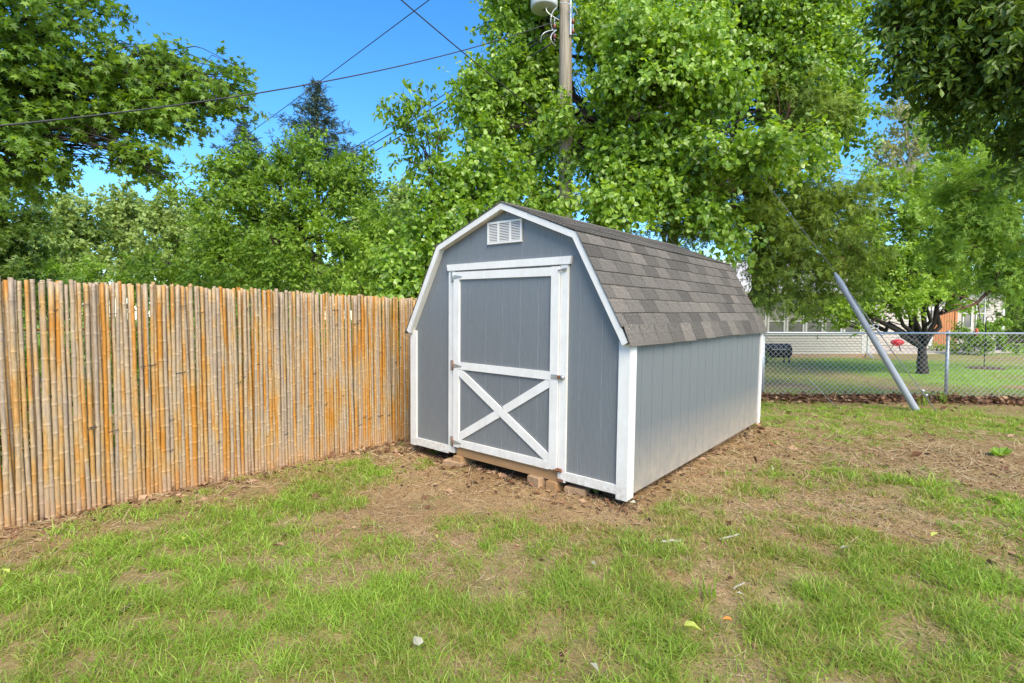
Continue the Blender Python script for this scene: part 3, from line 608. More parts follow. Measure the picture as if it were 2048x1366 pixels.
# spruces
def spruce(label, px, top, bot, Y, wpx, seed):
    rg = np.random.default_rng(seed); zt = at(px, top, Y)[2]; b = at(px, 640, Y); root = empty('spruce_tree', (b[0], Y, 0)); tag(root, label, 'tree', 'spruces beyond the trees')
    Geo().tube([(0, 0, 0), (0, 0, zt*.6), (0, 0, zt-.2)], [.3, .18, .02], 8).obj('trunk', M['bark_dark'], root, True)
    rate = wpx*Y/F/(abs(bot-top)*Y/F); P, A, N = [], [], []; Bg = Geo()
    for z in np.arange(zt*.62, zt-.15, .34):
        Lb = min((zt-z)*rate*1.0 + .15, 5.)
        for a in rg.uniform(0, 6.283, int(7+Lb*1.0)):
            l = Lb*rg.uniform(.45, 1.15); d = np.array([math.cos(a), math.sin(a), rg.uniform(-.25, .1)]); n = int(6+l*8); u = rg.random(n)**.7
            Bg.tube([(0, 0, z), tuple(d*l*.6+[0, 0, z]), tuple(d*l+[0, 0, z+.12*l])], [.03, .02, .006], 4, cap=False)
            p = np.array([0, 0, z]) + d*(l*u)[:, None]; p[:, 2] += .12*l*u**3; p += rg.normal(0, .09, p.shape)
            P.append(p); A.append(nrm(d*.6 + rg.normal(0, .6, p.shape) + [0, 0, -.1])); N.append(nrm(rg.normal(0, .5, p.shape) + [0, 0, 1]))
    P, A, N = map(np.concatenate, (P, A, N)); N = nrm(N - A*np.sum(N*A, -1, keepdims=True)); n = len(P)
    Bg.obj('branches', M['bark_dark'], root); link('crown', leaf_mesh('crown', 'spray', P, A, N, rg.uniform(.30, .55, n), np.clip(rg.normal(.5, .2, n), 0, 1), M['spruce']), root)
spruce('tall pointed spruce rising above the ovate-leaved tree', 640, 160, 300, 40, 95, 5); spruce('small spruce tip left of the tall spruce', 495, 238, 330, 46, 60, 6)

# centre: tall broadleaf draped with heart-leaved vines, around the pole
tree('vine_covered_tree', 'tall tree smothered in heart-shaped vine leaves behind the utility pole', 'tree', tuple(np.append(at(1190, 640, 12.6)[:2], 0)),
 [(1040,60,12.6,80,80,.9),(1010,150,12,75,70,.9),(960,200,11.9,60,60,.7),(1070,170,12.3,60,80,.7),(1040,-40,12.2,90,70,1.),(930,190,11.8,35,40,.4),(960,270,11.6,50,45,.6),
  (1240,40,11.6,90,90,1.),(1290,60,10.3,90,80,1.),(1380,80,10.1,90,80,1.),(1470,60,12.4,90,90,1.),(1570,60,12.6,90,80,1.),(1640,50,12.8,70,80,.9),(1250,-60,12.6,120,80,1.2),(1450,-60,12.6,120,80,1.2),(1620,-50,12.8,100,80,1.2),
  (1270,160,10.3,80,60,.8),(1330,170,9.9,85,60,.8),(1440,160,9.9,80,55,.8),(1185,250,12.1,60,60,.6),(1118,225,10.75,22,48,.2),(1145,330,10.8,18,30,.2),(1070,290,12,50,50,.5),(1610,150,12.4,60,70,.8),(1705,110,12.6,40,70,.6),(1715,250,12.8,35,50,.5),(1685,190,12.5,40,50,.5),(1690,-10,12.7,50,50,.6),(1670,230,12.4,45,60,.6)],
 'heart', .106, 3.4, M['leaf_vine'], M['bark_dark'], .2, .35, 4, 300, fork=at(1210, 260, 12.4), twig=.48, limb_r=.06, tintmid=.52, lpt=6, sec=2.)
tree('vine_mound', 'broad mound of light green vine leaves lying over the cedar right of the pole', 'vine', tuple(np.append(at(1330, 640, 11)[:2], 0)),
 [(1250,300,10.7,85,50,.7),(1340,320,10.4,90,50,.7),(1440,300,9.6,90,48,.7),(1540,290,9.4,85,42,.6),(1620,290,10.5,60,34,.5),(1280,370,10.2,80,48,.6),(1230,420,9.8,70,34,.5),(1360,390,10,70,45,.6),(1225,340,10.8,55,50,.5),(1420,430,9.8,50,28,.4),(1470,480,9.6,36,28,.3),(1215,400,9.9,45,30,.4),(1560,330,10.3,70,30,.5),(1140,402,9.9,45,14,.3)],
 'heart', .112, 3.4, M['leaf_vine'], M['bark'], .05, .35, 8, 300, fork=at(1330, 420, 11), twig=.46, limb_r=.03, tintmid=.62, lpt=6, sec=2.)
tree('vine_thicket', 'tangled vine-leaf thicket rising left of the shed roof', 'thicket', tuple(np.append(at(900, 640, 10.3)[:2], 0)),
 [(880,370,10.3,70,45,.7),(960,340,10.5,70,50,.7),(1010,350,10.5,55,50,.6),(850,440,10,60,50,.6),(930,430,9.8,70,45,.6),(1020,410,10,60,35,.5),(820,520,9.6,50,55,.5),(880,510,9.4,50,50,.5),(790,580,9.6,45,35,.5),(1085,380,12,55,40,.5),(830,590,9.4,50,30,.5)],
 'heart', .112, 3.4, M['leaf_vine'], M['bark'], .05, .35, 9, 300, twig=.46, limb_r=.03, tintmid=.55, lpt=6, sec=2.)
tree('sapling_tree', 'thin sapling with drooping leaves standing in the sky left of the pole', 'tree', tuple(np.append(at(860, 640, 10.2)[:2], 0)),
 [(815,195,10,30,28,.25),(840,190,10,22,30,.2),(800,235,10,38,30,.3),(840,240,10,34,30,.3),(790,275,10,36,22,.3),(870,260,10,34,28,.3),(850,300,10,40,28,.3),(815,320,10,35,22,.3),(760,207,10,14,7,.1),(890,235,10,22,18,.2)],
 'ovate', .13, 1.7, M['leaf_elm'], M['bark'], .035, .55, 10, 150, fork=at(862, 345, 10.2), twig=.26, limb_r=.014, sec=.6, tintmid=.45)
tree('shade_tree', 'shadowed broadleaf tree standing behind the vine-covered tree', 'tree', tuple(np.append(at(1350, 640, 15)[:2], 0)),
 [(1080,120,14.5,90,90,1),(1020,280,14.5,90,80,1),(1180,260,14.5,100,90,1),(1300,180,14.5,110,100,1),(1420,240,14.5,110,100,1),(1540,160,14.8,110,110,1),(1320,360,14.5,120,80,1),(1480,400,14.5,110,80,1),(1130,400,14.3,100,60,1),(1600,330,14.8,90,90,1),(1640,450,14.5,90,80,1),(1720,550,15,80,60,1),(1600,540,15,70,60,1),(1440,60,15,130,90,1),(1230,60,15,120,90,1)],
 'lobed', .24, 1.6, M['leaf_elm'], M['bark_dark'], .18, .2, 17, fork=at(1350, 380, 15), twig=.5)
# cedars
tree('cedar_tree', 'dark cedar with hanging sprays between the shed roof and the guy wire', 'tree', tuple(np.append(at(1500, 640, 12)[:2], 0)),
 [(1480,380,11.2,70,40,.8),(1560,400,11,80,45,.8),(1640,400,11,70,50,.8),(1500,450,10.6,60,40,.6),(1570,470,10.7,70,40,.7),(1650,480,10.8,70,45,.7),(1520,530,10.8,50,40,.6),(1590,550,10.9,70,40,.7),(1670,560,11,60,45,.7),(1540,600,11,50,28,.5),(1620,610,11.1,45,22,.5),(1360,230,11.4,70,45,.7),(1580,200,12,70,60,.8),(1650,230,12,50,50,.7),(1330,470,10.2,60,26,.5),(1400,460,10.2,50,26,.5),(1700,430,11,50,70,.7),(1290,280,11.2,50,40,.5),(1730,520,11.2,40,50,.6)],
 'spray', .17, 3.8, M['cedar'], M['bark_red'], .13, .25, 11, fork=at(1520, 420, 12), twig=.34, limb_r=.05, lpt=12, tintmid=.5, clump=.4)
tree('hemlock_tree', 'feathery evergreen filling the right edge, a bare curved bough below', 'tree', (12.9, 9.2, 0),
 [(2000,330,8.8,70,50,.7),(1940,380,9,70,45,.7),(2040,420,8.6,70,55,.7),(1950,450,8.8,70,40,.6),(2030,500,8.4,60,40,.6),(1960,520,8.6,60,34,.5),(2040,570,8.4,50,35,.5),(1900,430,9.2,50,40,.5),(1880,500,9.4,45,40,.5),(1990,560,8.5,45,22,.4)],
 'spray', .14, 4.4, M['hemlock'], M['bark_red'], .16, .2, 12, fork=at(2120, 470, 9), twig=.32, limb_r=.03, lpt=12, clump=.4, tintmid=.66)
ht = [o for o in bpy.data.objects if o.name == 'hemlock_tree'][0]
bo = np.array([at(2110, 500, 8.9), at(2040, 548, 8.7), at(1985, 575, 8.6), at(1955, 605, 8.5), at(1930, 615, 8.45), at(1885, 628, 8.4)]) - np.array([12.9, 9.2, 0])
g = Geo().tube(bo, [.045, .035, .028, .022, .016, .006], 8); 
for i, e in ((3, (1900, 590, 8.5)), (3, (1960, 640, 8.5)), (4, (1900, 610, 8.3))): g.tube([bo[i], (bo[i]+at(*e)-[12.9, 9.2, 0])/2+[0, 0, .03], at(*e)-np.array([12.9, 9.2, 0])], [.012, .008, .003], 5)
g.obj('bare_bough', M['bark_red'], ht, True)
# upper right oak overhang
tree('oak_tree', 'dark leathery-leaved tree hanging into the top right corner', 'tree', (11.5, 6.0, 0),
 [(1800,60,7,55,50,.4),(1850,20,7,80,60,.6),(1790,110,7,40,35,.3),(1840,120,7,60,40,.4),(1930,60,6.8,80,70,.7),(2020,60,6.6,80,80,.8),(1900,130,6.9,60,45,.5),(1970,150,6.8,70,55,.6),(2040,170,6.6,60,70,.7),(1830,150,7,40,22,.3),(1930,210,7,60,40,.5),(2010,240,6.8,70,45,.6),(1960,-30,6.8,120,60,.9),(1790,10,7.1,50,35,.4),(1765,60,7.1,30,40,.3),(1880,190,7,60,40,.5),(2030,310,6.8,60,40,.6),(1790,170,7.05,40,22,.25)],
 'long', .12, 3.6, M['leaf_dark'], M['bark_dark'], .2, .3, 13, 300, fork=(8.6, 6.4, 5.0), twig=.28, limb_r=.045, tintmid=.48)
tree('maple_tree', 'bright maple behind, filling between the cedar and the top right oak', 'tree', (17.0, 15, 0),
 [(2000,380,14.5,90,70,1.2),(1930,460,14.2,80,60,1.),(2030,520,14,70,60,1.),(1820,520,15,80,50,1.),(1900,250,14.5,70,50,1),(1740,360,14.6,40,40,.7),(1720,480,14.6,60,50,.8),(2010,250,14.5,80,60,1),(1960,290,14.4,80,50,1),(1830,390,14.6,80,45,1),(1900,340,14.4,70,45,1),(1770,430,14.5,70,40,.9),(1850,450,14.4,70,40,.9)],
 'lobed', .17, 3.2, M['leaf_lime'], M['bark'], .15, .2, 14, fork=(13.6, 15, 4), twig=.4)
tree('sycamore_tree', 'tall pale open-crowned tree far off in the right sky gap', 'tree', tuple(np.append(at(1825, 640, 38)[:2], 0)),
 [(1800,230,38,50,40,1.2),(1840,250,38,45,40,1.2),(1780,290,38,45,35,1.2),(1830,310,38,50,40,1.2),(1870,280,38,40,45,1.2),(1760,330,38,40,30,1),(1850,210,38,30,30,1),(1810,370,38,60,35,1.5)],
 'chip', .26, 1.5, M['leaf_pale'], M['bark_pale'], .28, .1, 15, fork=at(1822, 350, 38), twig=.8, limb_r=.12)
# neighbour's forked yard tree
yt = tree('forked_yard_tree', 'small fork-trunked tree standing on the neighbour lawn behind the wire fence', 'tree', (11.43, 14.43, 0),
 [(1740,560,13.8,70,40,.9),(1820,540,14,80,45,1.),(1900,540,14.2,70,40,1.),(1780,610,13.6,60,28,.7),(1860,590,13.8,60,30,.7),(1700,620,13.6,55,24,.6),(1930,590,14,40,24,.6),(1760,500,14.2,80,45,1.),(1850,490,14.4,80,45,1.),(1640,625,13.4,50,16,.5),(1690,650,13.2,30,12,.3)],
 'ovate', .115, 3.4, M['leaf_lime'], M['bark_dark'], .13, .15, 16, fork=(11.4, 14.43, .72), twig=.36, limb_r=.075)
for k, (lb, lab, mt, kd, *sz_) in enumerate((
 (((1940,665,22,38,22,.8),(1985,660,22,36,22,.8),(1915,690,22,20,14,.5),(1960,690,21.5,30,14,.6)), 'leafy bed shrubs beside the orange board screen', 'leaf_elm', 'ovate'),
 (((2030,600,40,50,60,2),(2060,560,40,60,60,2)), 'light green tree beyond the far house corner', 'leaf_lime', 'chip', .32),
 (((2040,630,24,30,40,1),(2060,660,24,30,30,1)), 'rounded dark bush right of the far house corner', 'leaf_dark', 'ovate'),
 (((1530,715,17.6,10,12,.2),), 'small green weed beside the black barrel smoker', 'leaf_lime', 'ovate'),
 (((1876,697,24.0,14,9,.3),), 'low lime plant at the foot of the board screen', 'leaf_lime', 'ovate'),
 (((2035,697,22,18,9,.4),), 'low lime plant in the bed at the right edge', 'leaf_lime', 'ovate'))):
    b = at(lb[0][0], 640, lb[0][2]); tree('yard_shrub', lab, 'shrub', (b[0], b[1], 0), lb, kd, sz_[0] if sz_ else .13 if lb[0][2] > 20 else .08, 3.5, M[mt], M['bark'], .04, .2, 60+k, twig=.25, group='plants in the neighbour yard', fork=(b[0], b[1], .15))
# distant green wall so no bare horizon shows through
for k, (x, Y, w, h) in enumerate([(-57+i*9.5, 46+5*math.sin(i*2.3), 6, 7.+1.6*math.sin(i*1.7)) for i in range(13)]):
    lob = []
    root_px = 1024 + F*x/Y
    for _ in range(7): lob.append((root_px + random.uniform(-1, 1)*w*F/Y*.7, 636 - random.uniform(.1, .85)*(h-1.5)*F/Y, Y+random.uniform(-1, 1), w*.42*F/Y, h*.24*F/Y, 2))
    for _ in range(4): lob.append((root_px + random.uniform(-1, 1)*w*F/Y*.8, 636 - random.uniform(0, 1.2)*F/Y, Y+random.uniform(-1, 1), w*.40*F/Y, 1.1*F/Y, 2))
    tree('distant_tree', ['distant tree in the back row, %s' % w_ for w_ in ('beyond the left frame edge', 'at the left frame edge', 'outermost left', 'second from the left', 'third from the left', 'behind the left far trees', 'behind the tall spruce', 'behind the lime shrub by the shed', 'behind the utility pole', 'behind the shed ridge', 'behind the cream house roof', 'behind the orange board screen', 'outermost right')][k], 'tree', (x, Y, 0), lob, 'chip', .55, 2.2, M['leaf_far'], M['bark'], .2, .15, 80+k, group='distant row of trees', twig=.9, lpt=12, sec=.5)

# ------------------------------------------------------------------ neighbour's house
def wallboards(parent, x0, x1, y, z0, z1, step=.1, mat='cream'):
    n = int(round((z1-z0)/step))
    me = Geo().add([(0,0,0),(1,0,0),(1,0,1),(0,0,1),(0,-.032,0),(1,-.032,0),(1,-.003,1),(0,-.003,1)], [(4,5,6,7),(0,4,7,3),(1,2,6,5),(0,1,5,4),(3,7,6,2),(0,3,2,1)]).mesh('siding_board', M[mat])
    for k in range(n):
        o = link('siding_board', me, parent); o.location = (x0, y, z0+k*step); o.scale = (x1-x0, 1, step-.001)
def house():
    Y = 20.3; hx0, hx1 = 4.5, at(1733, 640, Y)[0]
    h = empty('neighbour_house', (0, 0, 0)); tag(h, 'low cream-sided house with a window row behind the wire fence', 'house')
    w = Geo().box((hx0, Y+.001, -.05), (hx1, Y+6, 2.5)).obj('wall', M['cream'], h); wallboards(w, hx0, hx1-.18, Y, .15, .88)
    Geo().box((hx0, Y-.05, -.1), (hx1, Y, .149)).obj('foundation', M['brick'], h)
    Geo().box((hx1-.18, Y-.03, .15), (hx1+.02, Y, 2.45)).obj('corner_post', M['trim'], h)
    Geo().box((hx0, Y-.05, .881), (hx1-.19, Y, .93)).obj('sill_board', M['trim'], h)
    px = 1496
    for k in range(6):
        xa, xb = at(px, 640, Y)[0], at(px+36, 640, Y)[0]; wd = empty('window'); wd.parent = h
        Geo().box((xa+.05, Y-.012, .95), (xb-.05, Y-.002, 2.10)).obj('pane', M['glass'], wd)
        for a, b in (((xa, .931), (xa+.07, 2.14)), ((xb-.07, .931), (xb, 2.14)), ((xa+.0705, 2.09), (xb-.0705, 2.139)), ((xa+.0705, 1.40), (xb-.0705, 1.45)), ((xa+.0705, .932), (xb-.0705, .965))): Geo().box((a[0], Y-.045, a[1]), (b[0], Y-.0125, b[1])).obj('frame', M['trim'], wd)
        px += 38
    rf = Geo().prism([(0, 2.46), (-.45, 2.46), (-.45, 2.56), (3.2, 4.1), (6.9, 2.5)], hx0-.4, hx1+.4)
    v = rf.v[0]; rf.v[0] = np.stack([v[:, 1], Y + v[:, 0], v[:, 2]], -1); rf.obj('roof', M['roofing'], h)
    Geo().box((hx0-.4, Y-.56, 2.47), (hx1+.4, Y-.452, 2.57)).obj('gutter', M['trim'], h)
    ds = empty('downspout'); ds.parent = h
    Geo().box((hx1+.03, Y-.06, .25), (hx1+.12, Y+.02, 2.45)).obj('pipe', M['trim'], ds); Geo().tube([(hx1+.07, Y-.02, .26), (hx1+.02, Y-.15, .16), (hx1-.10, Y-.55, .06)], .045, 6).obj('elbow', M['steel'], ds)
    # rear wing behind the patio
    Y2 = 28.; xa, xb = hx1+.5, at(1850, 640, Y2)[0]
    w2 = Geo().box((xa-4, Y2+.001, 0), (xb+1.2, Y2+3, 2.6)).obj('rear_wall', M['cream'], h); wallboards(w2, xa, xb, Y2, .1, 2.6, .14)
    dr = Geo().box((xb+.05, Y2-.05, .05), (xb+.95, Y2, 2.1)).obj('door', M['trim'], h); Geo().box((xb+.15, Y2-.06, .9), (xb+.85, Y2-.051, 1.95)).obj('pane', M['glass'], dr)
    Geo().box((hx0, Y2-.3, 2.601), (xb+1.8, Y2+3, 2.75)).obj('rear_roof', M['roofing'], h)
house()
Y3 = 30.; b0 = at(1915, 640, Y3)[0]; b1 = at(2007, 640, Y3)[0]
h2 = empty('far_house', (0, 0, 0)); tag(h2, 'far cream house corner with tall windows seen right of the board screen', 'house')
w3 = Geo().box((b0, Y3+.001, -.05), (b1, Y3+5, 3.2)).obj('wall', M['cream'], h2); wallboards(w3, b0+1.62, b1-.1, Y3, .3, 3.1, .16)
Geo().box((b1-.1, Y3-.04, 0), (b1+.03, Y3, 3.2)).obj('corner_post', M['trim'], h2)
for xa in (b0+.25, b0+1.0):
    wd = empty('window'); wd.parent = h2; Geo().box((xa+.05, Y3-.02, 1.0), (xa+.5, Y3-.002, 2.6)).obj('pane', M['glass'], wd)
    for a, b in (((xa, .95), (xa+.06, 2.66)), ((xa+.49, .95), (xa+.56, 2.66)), ((xa+.0605, 1.78), (xa+.4895, 1.84)), ((xa+.0605, 2.6), (xa+.4895, 2.66)), ((xa+.0605, .95), (xa+.4895, 1.0))): Geo().box((a[0], Y3-.06, a[1]), (b[0], Y3-.0205, b[1])).obj('frame', M['trim'], wd)
lm = Geo().box((b1-1.05, Y3-.06, 2.0), (b1-.75, Y3-.005, 2.65)).obj('wall_panel', M['cream'], h2); Geo().tube([(b1-.9, Y3-.07, 2.35), (b1-.9, Y3-.062, 2.35)], .10, 12).obj('dial', M['trim'], lm)
Geo().prism([(b0-3, 3.21), (b1+.5, 3.21), (b1+.5, 3.3), (b0-3, 4.4)], Y3-.5, Y3+5).obj('roof', M['roofing'], h2)
pt = Geo().box((at(1733, 640, 20.3)[0]+.1, 22.4, -.03), (32, 27.9, .03)).obj('patio', M['concrete']); tag(pt, kind='structure')
sc = empty('board_screen', tuple(np.append(at(1868, 640, 24.6)[:2], 0))); tag(sc, 'orange cedar board privacy screen on the patio edge', 'screen'); wS = (1909-1868)*24.6/F
for k in range(8): Geo().box((k*wS/8+.008, 0, .12), ((k+1)*wS/8-.008, .02, 1.86+.01*(k % 2))).obj('board', M['cedarwood'], sc)
for z in (.4, 1.6): Geo().box((0, .021, z), (wS, .06, z+.08)).obj('rail', M['cedarwood'], sc)
Geo().box((wS, -.04, -.02), (wS+.11, .07, 1.95)).obj('post', M['cedarwood'], sc)
db = empty('dark_board_fence', tuple(np.append(at(1995, 640, 24.8)[:2], 0))); tag(db, 'dark weathered board fence at the right edge behind the bed', 'fence')
for k in range(14): Geo().box((k*.13+.004, 0, 0), (k*.13+.126, .02, .92)).obj('board', M['darkwood'], db)
Geo().box((0, -.02, .921), (1.83, .05, .965)).obj('cap_rail', M['cedarwood'], db)
# smoker, kettle grill, hook
sm = empty('barrel_smoker', tuple(gp(1553, 727))); tag(sm, 'black barrel smoker on legs beside the house wall', 'smoker')
a = np.linspace(0, 1, 9); Geo().tube([(-.52, 0, .44), (-.50, 0, .44), (-.48, 0, .44), (.40, 0, .44), (.42, 0, .44)], [.20, .235, .245, .245, .20], 18).obj('barrel', M['black'], sm)
Geo().tube([(-.78, 0, .34), (-.54, 0, .34)], [.17, .17], 14).obj('firebox', M['black'], sm)
for x in (-.42, .34):
    for y in (-.16, .16): Geo().box((x-.02, y-.02, 0), (x+.02, y+.02, .27)).obj('leg', M['black'], sm)
Geo().tube([(-.3, -.27, .5), (.2, -.27, .5)], .014, 6).obj('handle', M['steel'], sm); Geo().box((-.44, -.30, .46), (.36, -.246, .475)).obj('shelf', M['black'], sm)
kg = empty('kettle_grill', (gp(1794, 704)[0], gp(1794, 704)[1], .03)); tag(kg, 'small red kettle grill standing on the patio', 'grill'); u = np.linspace(0, 1, 8)
lidz = [.40+.15*math.sin(t*math.pi/2) for t in u]; Geo().tube([(0, 0, z) for z in lidz], [max(.02, .27*math.cos(t*math.pi/2)) for t in u], 18).obj('lid', M['red'], kg, True)
Geo().tube([(0, 0, .24+.155*t) for t in u], [.08+.18*math.sin(t*math.pi/2) for t in u], 18).obj('bowl', M['red'], kg, True)
for k in range(3):
    t = k*2.094+.5; Geo().tube([(.14*math.cos(t), .14*math.sin(t), .28), (.27*math.cos(t), .27*math.sin(t), 0)], .012, 6).obj('leg', M['black'], kg)
Geo().tube([(-.06, 0, .55), (-.05, 0, .60), (.05, 0, .60), (.06, 0, .55)], .012, 6).obj('handle', M['black'], kg); Geo().tube([(.26, 0, .42), (.36, 0, .42)], .015, 6).obj('side_handle', M['black'], kg)
hk = empty('shepherd_hook', tuple(gp(1968, 735))); tag(hk, 'thin black shepherd hook standing in a mulch ring on the lawn', 'hook')
ax = [(0, 0, 0), (0, 0, 1.0), (0, 0, 1.45)] + [(.11-.11*math.cos(t), 0, 1.45+.16*math.sin(t)) for t in np.linspace(.3, 3.0, 8)]
Geo().tube(ax, .012, 6).obj('rod', M['black'], hk); Geo().tube([(0, 0, 1.25), (-.10, 0, 1.36), (-.24, 0, 1.36), (-.28, 0, 1.28)], .009, 6).obj('arm', M['black'], hk)
fd = empty('bird_feeder', tuple(gp(1968, 735) + np.array([-.28, 0, 1.0]))); tag(fd, 'orange-red tube feeder hanging from the shepherd hook arm', 'feeder')
Geo().tube([(0, 0, 0), (0, 0, .02), (0, 0, .20), (0, 0, .22)], [.03, .045, .045, .02], 10).obj('tube', M['orange'], fd, True); Geo().tube([(0, 0, .22), (0, 0, .28)], .004, 4).obj('hanger', M['black'], fd)
g = Geo(); t = np.linspace(0, 2*math.pi, 25)[:-1]; hp = gp(1970, 737); V = [(0, 0, .05)] + [(.62*math.cos(a)*(1+.06*math.sin(5*a)), .5*math.sin(a), -.02) for a in t] + [(.4*math.cos(a), .32*math.sin(a), .045) for a in t]
g.add(V, [(1+i, 1+(i+1) % 24, 25+(i+1) % 24, 25+i) for i in range(24)] + [(0, 25+i, 25+(i+1) % 24) for i in range(24)]); mr = g.obj('mulch_ring', M['mulch'], smooth=True); mr.location = hp; tag(mr, 'dark mulch ring on the neighbour lawn round the hook', 'mulch')
cg = empty('covered_cart', tuple(np.append(at(1957, 640, 23.6)[:2], 0))); tag(cg, 'black covered cart half hidden in the bed shrubs', 'cart')
Geo().prism([(-.4, .25), (.4, .25), (.38, .62), (.18, .86), (-.2, .86), (-.38, .6)], -.25, .25).obj('cover', M['black'], cg)
for x in (-.3, .3): Geo().tube([(x, -.2, 0), (x, -.2, .26)], .03, 6).obj('leg', M['black'], cg)

# ------------------------------------------------------------------ chain link fence
cl = empty('chain_link_fence', (CL0[0], CL0[1], 0)); tag(cl, 'galvanised chain link fence across the back of the yard', 'fence')
cl.rotation_euler = (0, 0, math.atan2(cldir[1], cldir[0])); HC = 1.235
x0, x1 = -5.0, 7.0
Geo().tube([(x0, 0, HC+.015), (x1, 0, HC+.015)], .021, 10).obj('top_rail', M['steel'], cl, True)
for x in (-3.4, .02, 3.43, 6.8):
    p = Geo().tube([(x, .045, -.1), (x, .045, HC+.01)], .030, 12).obj('post', M['steel'], cl, True)
    Geo().tube([(x, .045, HC+.0), (x, .045, HC+.045), (x, .02, HC+.06)], [.036, .034, .012], 10).obj('post_cap', M['steel'], p, True)
g = Geo(); st = .098; hh = HC-.03
for s_, yy in ((1, -.026), (-1, -.031)):
    for x in np.arange(x0-hh, x1, st):
        a, b = (x, x+hh) if s_ > 0 else (x+hh, x)
        za, zb = .03, .03+hh
        if min(a, b) < x0 or max(a, b) > x1: continue
        g.tube([(a, yy, za), (b, yy, zb)], .0029, 4, cap=False)
o = g.obj('wire_mesh', M['wire'], cl); o['kind'] = 'stuff'

# ------------------------------------------------------------------ utility pole, guys and lines
PY = 11.2; pb = at(1131, 640, PY); pole = empty('utility_pole', (pb[0], PY, 0)); tag(pole, 'weathered wooden utility pole with a grey transformer behind the shed', 'pole')
Geo().tube([(0, 0, -.1), (0, 0, 3), (-.02, 0, 6), (-.04, 0, 10.5)], [.165, .150, .138, .12], 14).obj('shaft', M['pole'], pole, True)
tz = at(1088, 22, PY)[2]; tx = at(1088, 20, PY)[0]-pb[0]
t = empty('transformer'); t.parent = pole; t.location = (tx, -.06, tz)
Geo().tube([(0, 0, 0), (0, 0, .012), (0, 0, .05), (0, 0, .95)], [.255, .275, .28, .28], 24).obj('tank', M['ash'], t, True); Geo().tube([(0, 0, -.015), (0, 0, .0)], .02, 8).obj('drain_plug', M['black'], t)
Geo().tube([(0, 0, .951), (0, 0, 1.02), (0, 0, 1.06)], [.29, .25, .05], 24).obj('tank_lid', M['ash'], t, True); Geo().box((.26, -.05, .3), (.42, .05, .42)).obj('bracket', M['steel'], t)
def P_(x, y, dy=0): return at(x, y, PY+dy) - np.array([pb[0], PY, 0])
Geo().tube([P_(1141, -20, -.14), P_(1141, 70, -.14)], .022, 8).obj('conduit', M['steel'], pole)
for x, y in ((1109, 55), (1146, 45)):
    r = Geo(); P = [P_(x, y-18, -.1), P_(x, y+25, -.1)]; r.tube(P, .012, 6); rk = r.obj('insulator_rod', M['steel'], pole)
    for k in range(2): c = P_(x, y-2+k*20, -.1); Geo().tube([c+[0, 0, .05], c+[0, 0, .03], c, c-[0, 0, .03], c-[0, 0, .05]], [.02, .045, .03, .045, .02], 10).obj('insulator', M['porcelain'], rk, True)
for a, b, c in (((1113, 15), (1095, 30), (1105, 60)), ((1120, 5), (1150, 5), (1156, 30)), ((1107, 60), (1078, 62), (1082, 85)), ((1113, 60), (1090, 75), (1112, 92)), ((1118, 40), (1080, 20), (1098, 12))):
    A, B, Cc = P_(*a, -.15), P_(*b, -.35), P_(*c, -.15); u = np.linspace(0, 1, 9)[:, None]; Geo().tube((1-u)**2*A + 2*u*(1-u)*B*1.0 + u*u*Cc, .009, 5).obj('jumper_wire', M['wire'], pole)
def wire(name, label, A, B, sag, r, mat='cable', n=28, group='overhead lines'):
    u = np.linspace(0, 1, n)[:, None]; P = np.asarray(A)+(np.asarray(B)-np.asarray(A))*u; P[:, 2] -= (4*sag*u*(1-u))[:, 0]
    o = Geo().tube(P - P[0], r, 6).obj(name, M[mat], smooth=True); o.location = P[0]; tag(o, label, 'cable', group); return o
wire('power_line', 'thick twisted cable sagging from the pole to the left edge', at(1112, 42, 11.0), at(-260, 275, 4.8), .30, .009)
wire('power_line', 'black cable slanting from the top edge down right into the vines', at(690, -98, 7.5), at(1122, 262, 11.0), .05, .010)
wire('power_line', 'faint thin line from the top edge past the spruce tip', at(1110, -190, 11), at(250, 440, 44), .2, .013)
wire('power_line', 'uppermost of the parallel lines running down left from the pole', at(1112, 55, 11.05), at(420, 445, 36), .25, .011)
wire('power_line', 'middle of the parallel lines running down left from the pole', at(1112, 62, 11.05), at(440, 455, 34), .25, .016)
wire('power_line', 'lowest of the parallel lines running down left from the pole', at(1112, 82, 11.05), at(440, 468, 34), .25, .016)
wire('power_line', 'short low line showing between the ovate-leaved tree and the thicket', at(1124, 285, 11.0), at(560, 490, 14), .05, .012)
wire('guy_wire', 'upper guy wire running from the pole down to the grey guard', at(1135, -150, 11.1), at(1668, 540, 8.95), .02, .006, 'guywire', group='guy wires of the pole')
A2 = gp(1882, 829); wire('guy_wire', 'outer guy wire ending in the grass right of the grey guard', at(1672, 548, 8.9), A2 - [0, 0, .05], 0, .008, 'guywire', 6, 'guy wires of the pole')
gw = bpy.data.objects['guy_wire.001']
for tt, rr in ((.42, .02), (.45, .022), (.84, .02), (.87, .024)):
    d = (A2-at(1672, 548, 8.9)); c = d*tt; Geo().tube([c-d*.008, c, c+d*.008], [.008, rr, .008], 8).obj('clamp', M['steel'], gw)
c = (A2-at(1672, 548, 8.9))*.39; tq = np.linspace(0, 2*math.pi, 15); Geo().tube([c + np.array([.05*math.cos(a), 0, .04*math.sin(a)]) for a in tq], .006, 5).obj('ring', M['steel'], gw)
wire('guy_wire', 'thin inner guy wire reaching the dirt just right of the shed back corner', at(1131, 262, 11.1), gp(1679, 817) - [0, 0, .03], .02, .006, 'guywire', group='guy wires of the pole')
